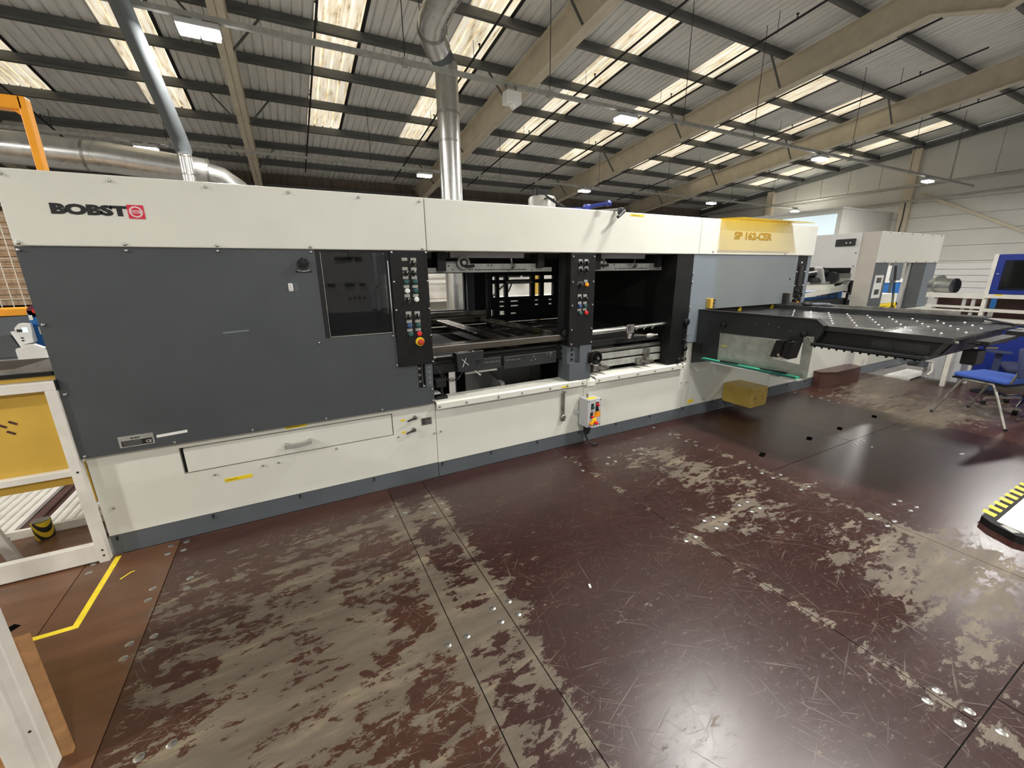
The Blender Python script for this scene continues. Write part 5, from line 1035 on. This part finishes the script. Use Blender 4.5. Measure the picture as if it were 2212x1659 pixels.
# things beyond the desk
bt = thing('console_bench', 'dark sloping console on a cream bench, far left', 'console', (-2.6, 5.6, 0))
part('bench_top', B().box(-3.6, -1.95, 5.30, 6.2, 0.77, 0.835), M['cream'], bt)
parts('bench_leg', [(-3.5, -3.4, 5.5, 6.1, 0, 0.77), (-2.1, -2.0, 5.5, 6.1, 0, 0.77)], M['bgwhite'], bt)
part('console_body', B().prism([(-3.6, 0.836), (-2.30, 0.836), (-2.26, 1.0), (-2.18, 1.235), (-3.6, 1.20)], 'y', 5.62, 6.1), M['plinth'], bt)
part('console_side', B().prism([(-2.52, 0.86), (-2.30, 0.86), (-2.36, 1.06), (-2.42, 1.06)], 'y', 5.60, 5.62), M['door'], bt)
part('white_edge', B().beam((-2.27, 5.59, 0.86), (-2.33, 5.59, 1.10), 0.02, 0.03), M['white'], bt)
t = thing('weigh_terminal', 'white keypad terminal with a pale blue screen, leaning by the console', 'terminal', (-2.2, 5.42, 0.836))
part('case', B().prism([(-2.238, 0.986), (-2.150, 1.006), (-2.152, 1.175), (-2.21, 1.18), (-2.245, 1.14)], 'y', 5.42, 5.50), M['white'], t)
part('stand', B().box(-2.225, -2.17, 5.43, 5.49, 0.836, 0.99), M['white'], t)
part('screen', B().box(-2.193, -2.16, 5.414, 5.42, 1.10, 1.145), M['officewhite'], t)
for k in range(3): part('key', B().box(-2.232 + k * 0.012, -2.225 + k * 0.012, 5.414, 5.42, 1.105, 1.13), M['ink'], t)
for z in (1.02, 1.045): part('key', B().box(-2.22, -2.205, 5.414, 5.42, z, z + 0.012), M['ink'], t)
t = thing('blue_tub', 'bright blue tub with white labels behind the keypad terminal', 'tub', (-2.05, 5.56, 0.836))
part('tub', B().box(-2.175, -1.95, 5.53, 5.60, 0.836, 1.285), M['binblue'], t)
for a in ((-2.13, -2.06, 1.065, 1.135), (-2.10, -2.075, 1.18, 1.205), (-2.17, -2.145, 1.20, 1.245)): part('tub_label', B().box(a[0], a[1], 5.522, 5.53, a[2], a[3]), M['white'], t)
t = thing('white_carton', 'small white carton with a folded lid, in front of the blue tub', 'carton', (-2.16, 5.36, 0.836))
part('carton', B().box(-2.245, -2.06, 5.33, 5.41, 0.837, 0.955), M['white'], t)
part('lid', B().prism([(-2.245, 0.957), (-2.06, 0.945), (-2.06, 0.952), (-2.13, 0.995), (-2.245, 0.965)], 'y', 5.34, 5.40), M['white'], t)
t = thing('sheet_stack', 'tall stack of brown board sheets behind the console, far left', 'stack', (-2.9, 6.7, 0))
for k in range(17):
    z = 1.30 + k * 0.055
    part('board_layer', B().box(-3.9 + random.uniform(-.01, .01), -2.20 + random.uniform(-.012, .012), 6.35 + random.uniform(-.01, .01), 7.3, z, z + 0.051), M['card'], t)
part('pallet', B().box(-3.9, -2.2, 6.4, 7.3, 1.18, 1.28).box(-3.8, -3.7, 6.4, 7.3, 0, 1.18).box(-2.4, -2.3, 6.4, 7.3, 0, 1.18), M['ply'], t)
t = thing('wire_fence', 'cream wire mesh fence in front of the brown board stack', 'fence', (-3.0, 6.2, 0))
mb = B()
for k in range(22): mb.cyl((-3.8 + k * 0.085, 6.22, 1.25), (-3.8 + k * 0.085, 6.22, 2.35), 0.004, n=4)
for k in range(11): mb.cyl((-3.8, 6.22, 1.27 + k * 0.10), (-2.02, 6.22, 1.27 + k * 0.10), 0.004, n=4)
part('mesh_wires', mb, M['cream'], t, kind='stuff')
part('fence_post', B().box(-3.85, -3.81, 6.20, 6.24, 0, 2.4).box(-2.03, -1.99, 6.20, 6.24, 0, 2.4), M['cream'], t)
t = thing('orange_guard', 'orange guard rail over the dark console, far left', 'rail', (-2.8, 5.75, 1.2))
part('rail', B().box(-3.7, -2.17, 5.63, 5.69, 1.24, 1.30).box(-3.7, -2.17, 5.69, 5.98, 1.285, 1.30), M['orange'], t)
part('rail_leg', B().box(-3.5, -3.45, 5.7, 5.75, 1.20, 1.26).box(-2.45, -2.40, 5.7, 5.75, 1.20, 1.26), M['orange'], t)
t = thing('maroon_roll', 'maroon roll end beside the orange guard rail, far left', 'roll', (-2.14, 5.55, 1.225))
part('roll', B().cyl((-2.12, 5.53, 1.28), (-2.12, 5.60, 1.28), 0.055, n=20), M['maroon'], t, True)
part('core', B().cyl((-2.12, 5.525, 1.28), (-2.12, 5.53, 1.28), 0.02, n=12), M['red'], t, True)
t = thing('orange_gantry', 'thick orange square tube gantry rising behind the left end of the press', 'gantry', (-1.15, 3.52, 0))
part('upright', B().bbox(-1.158, -1.122, 3.49, 3.555, 0.0, 2.535, 0.006), M['orange'], t)
part('crossbar', B().bbox(-3.2, -1.14, 3.49, 3.555, 2.468, 2.535, 0.006).prism([(-1.158, 2.44), (-1.158, 2.47), (-1.19, 2.47)], 'y', 3.50, 3.545), M['orange'], t)
part('far_upright', B().bbox(-3.2, -3.135, 3.49, 3.555, 0.0, 2.47, 0.006), M['orange'], t)
# low roller bed behind the frame
t = thing('roller_bed', 'low bed of white rollers on the floor behind the ochre frame', 'conveyor', (-1.9, 4.0, 0))
for k in range(27):
    x = -2.62 + k * 0.054
    if -1.72 < x < -1.60: continue
    inst('roller', 'roller', lambda: B().cyl((0, -0.58, 0), (0, 0.58, 0), 0.023, n=8), M['bgwhite'], t, (x, 4.06, 0.028))
part('channel', B().box(-1.715, -1.605, 3.47, 4.65, 0.0, 0.035).box(-1.672, -1.65, 3.47, 4.65, 0.035, 0.05), M['brownbox'], t)
part('bed_edge', B().box(-2.66, -1.17, 3.445, 3.47, 0, 0.052), M['bgwhite'], t)
t = thing('striped_tin', 'yellow and black striped tin standing on the deck behind the ochre frame', 'tin', (-1.57, 3.40, 0))
part('body', B().cyl((-1.57, 3.40, 0.0), (-1.57, 3.40, 0.115), 0.045, n=20), M['hazard'], t, True)
part('lid', B().cyl((-1.57, 3.40, 0.115), (-1.57, 3.40, 0.120), 0.040, n=20), M['oldsteel'], t, True)
t = thing('white_trestle', 'small white trestle behind the bottom rail, far left', 'trestle', (-1.75, 3.15, 0))
part('top', B().prism([(-1.95, 0.235), (-1.66, 0.285), (-1.645, 0.265), (-1.95, 0.205)], 'y', 3.05, 3.25), M['bgwhite'], t)
part('leg', B().beam((-1.66, 3.15, 0.27), (-1.60, 3.15, 0.0), 0.03, 0.05), M['bgwhite'], t)
part('leg', B().beam((-1.92, 3.15, 0.22), (-1.95, 3.15, 0.0), 0.03, 0.05), M['bgwhite'], t)
part('shelf', B().box(-1.94, -1.64, 3.06, 3.24, 0.10, 0.125), M['bgwhite'], t)
t = thing('strap_tangle', 'tangle of black strapping beside the white trestle leg, far left', 'strapping', (-1.72, 3.06, 0.0))
sb = B(); random.seed(11)
for k in range(14):
    a0 = random.uniform(0, 6.28); rr = random.uniform(0.03, 0.055); tl = random.uniform(-0.6, 0.6)
    sb.tube([(-1.70 + rr * math.cos(a), 3.02 + 0.03 * math.sin(a + a0) * tl, 0.06 + rr * math.sin(a)) for a in [a0 + i * 0.5 for i in range(12)]], 0.002, 4)
part('strap_loops', sb, M['black'], t, True, kind='stuff')
# foreground rack post, lower left
t = thing('rack_post', 'white rack post with a plywood board behind it, cut by the lower left corner', 'rack', (-1.1, 1.63, 0))
part('post', B().bbox(-0.995, -0.900, 1.585, 1.640, 0.0, 1.15, 0.004), M['bgwhite'], t)
part('post_rib', B().box(-0.955, -0.935, 1.578, 1.587, 0.0, 1.15), M['bgwhite'], t)
part('board', B().box(-1.9, -0.875, 1.641, 1.662, 0.0, 0.50), M['ply'], t)
part('shelf', B().box(-2.4, -1.06, 1.665, 1.97, 0.60, 0.635), M['ply'], t)  # unseen shelf, placed and sized to cast a shade band on the deck
part('unseen_top_shelf', B().box(-2.4, -1.22, 1.50, 1.80, 1.10, 1.13), M['ply'], t)  # unseen, added above the other shelf to deepen the deck shade
part('back_post', B().box(-1.70, -1.66, 1.72, 1.76, 0.635, 1.10), M['bgwhite'], t)
part('rear_post', B().box(-1.63, -1.58, 1.92, 1.97, 0.0, 0.60), M['bgwhite'], t)
part('hole', B().cyl((-0.97, 1.586, 0.42), (-0.97, 1.583, 0.42), 0.008, n=10).cyl((-0.915, 1.586, 0.20), (-0.915, 1.583, 0.20), 0.004, n=8), M['ink'], t)
# floor tape
def strip(name, pts, w, mat, label, cat, z=0.0008):
    b = B(); n = len(pts); L_, R_ = [], []
    for i, p in enumerate(pts):
        p = Vector((*p, 0)); d0 = (Vector((*pts[i], 0)) - Vector((*pts[i - 1], 0))).normalized() if i else None
        d1 = (Vector((*pts[i + 1], 0)) - p).normalized() if i < n - 1 else None
        d0 = d0 or d1; d1 = d1 or d0
        m_ = Vector((-(d0 + d1).y, (d0 + d1).x, 0)).normalized(); k = w / 2 / max(0.3, m_.dot(Vector((-d0.y, d0.x, 0))))
        L_.append(p + m_ * k); R_.append(p - m_ * k)
    vs = [(q.x, q.y, z) for q in L_ + R_] + [(q.x, q.y, 0.0001) for q in L_ + R_]
    fs = [(i, i + 1, n + i + 1, n + i) for i in range(n - 1)] + [(2 * n + i, i, n + i, 3 * n + i) for i in (0, n - 1)] + [(i, 2 * n + i, 2 * n + i + 1, i + 1) for i in range(n - 1)] + [(n + i, n + i + 1, 3 * n + i + 1, 3 * n + i) for i in range(n - 1)]
    return single(name, b.add(vs, fs), mat, label, cat)
strip('floor_tape', [(-1.093, 2.925), (-1.099, 2.360), (-1.75, 2.360)], 0.028, M['tape'], 'yellow floor tape turning a corner on the brown deck, lower left', 'tape')
strip('tape_scrap', [(-1.02, 2.67), (-0.985, 2.715), (-0.97, 2.72)], 0.008, M['tape'], 'torn scrap of yellow tape on the deck right of the taped corner', 'tape')
t = single('tape_piece', B().prism([(3.0, 0.0), (3.012, 0.0), (3.012, 0.075), (3.0, 0.07)], 'x', -1.114, -1.098), M['tape'], 'short upright piece of yellow tape on the corner of the grey plinth', 'tape')
# litter on the deck
def litter(x, y, a, l, w, lab):
    b = B().box(-l / 2, l / 2, -w / 2, w / 2, 0.0003, 0.006).rot(Matrix.Rotation(a, 3, 'Z')); b.v = [(v[0] + x, v[1] + y, v[2]) for v in b.v]
    single('paper_scrap', b, M['white'], lab, 'scrap')
litter(1.189, 1.407, 1.2, 0.024, 0.010, 'small white scrap on the brown deck right of the worn seam')
litter(5.05, 1.10, -0.3, 0.045, 0.012, 'white sliver on the dark deck below the blue chair')
litter(4.55, 1.55, 0.2, 0.02, 0.012, 'tiny white scrap on the dark deck left of the chair leg')
# behind the press, seen through its openings
t = thing('storage_rack', 'white framed rack with pale panels seen through the openings of the press', 'rack', (4.0, 9.2, 0))
for x in (1.9, 2.55, 3.3, 4.3, 5.4, 6.4): part('rack_post', B().box(x, x + 0.07, 9.0, 9.07, 0, 2.0), M['bgwhite'], t)
part('rack_beam', B().box(1.9, 6.47, 9.0, 9.06, 0.95, 1.0).box(1.9, 6.47, 9.0, 9.06, 1.35, 1.42).box(1.9, 6.47, 9.0, 9.06, 1.85, 1.92), M['bgwhite'], t)
part('back_panel', B().box(1.9, 6.47, 9.5, 9.53, 0.1, 2.0), M['wallsheet'], t)
part('shelf_board', B().box(1.9, 6.47, 9.07, 9.5, 0.97, 0.99), M['card'], t)
for x, lab in ((2.62, 'white drum on the rack seen through the left window of the press'),):
    d = thing('drum', lab, 'drum', (x, 9.25, 0.99)); part('drum_body', B().cyl((x, 9.25, 0.99), (x, 9.25, 1.25), 0.11, n=20), M['white'], d, True); part('drum_lid', B().cyl((x, 9.25, 1.25), (x, 9.25, 1.262), 0.113, n=20), M['lightgrey'], d, True)
t = thing('rear_conveyor', 'pale conveyor with black hoses behind the middle bays of the press', 'conveyor', (3.2, 6.6, 0))
part('conveyor_bed', B().box(3.0, 5.5, 6.3, 6.9, 0.96, 1.16), M['white'], t)
part('conveyor_leg', B().box(3.05, 3.11, 6.4, 6.46, 0, 0.96).box(5.3, 5.36, 6.4, 6.46, 0, 0.96), M['bgwhite'], t)
part('side_board', B().box(3.0, 5.5, 6.86, 6.9, 1.16, 1.66), M['wallsheet'], t)
part('hose', B().tube([(3.05, 6.5, 1.16), (3.15, 6.45, 1.28), (3.28, 6.4, 1.40), (3.4, 6.4, 1.62)], 0.016, 6).tube([(3.30, 6.5, 1.16), (3.36, 6.45, 1.28), (3.40, 6.4, 1.42)], 0.014, 6), M['cable'], t, True)
part('fittings', B().box(3.02, 3.15, 6.5, 6.6, 1.50, 1.58).cyl((3.2, 6.5, 1.52), (3.6, 6.5, 1.52), 0.035, n=10).box(3.7, 3.9, 6.5, 6.6, 1.49, 1.60), M['matblack'], t)
part('ochre_post', B().box(4.12, 4.2, 6.78, 6.85, 0, 1.66), M['ochre'], t)
t = thing('mirrored_cabinet', 'unseen grey cabinet added behind the viewer for its dim reflection in the press window', 'cabinet', (1.1, -4.3, 0))  # added out of view so the smoked pane has something to mirror
part('case', B().box(0.5, 1.62, -4.6, -4.0, 0.75, 2.2), M['gantry'], t)
part('plinth', B().box(0.3, 2.2, -4.6, -3.9, 0.0, 0.75), M['plinth'], t)
part('frame', B().box(1.75, 1.80, -4.1, -4.0, 0.75, 2.2).box(1.62, 2.3, -4.1, -4.0, 1.25, 1.30), M['white'], t)
for x, z, w in ((0.75, 1.30, 0.16), (1.1, 1.30, 0.2), (1.4, 1.30, 0.12), (0.95, 1.85, 0.35), (1.35, 1.85, 0.15)): part('vent', B().box(x, x + w, -4.0, -3.985, z, z + 0.07), M['ink'], t)
for k in range(4): part('vent', B().box(1.15 + k * 0.1, 1.20 + k * 0.1, -4.0, -3.985, 1.02, 1.08), M['ink'], t)
bpy.context.view_layer.update()
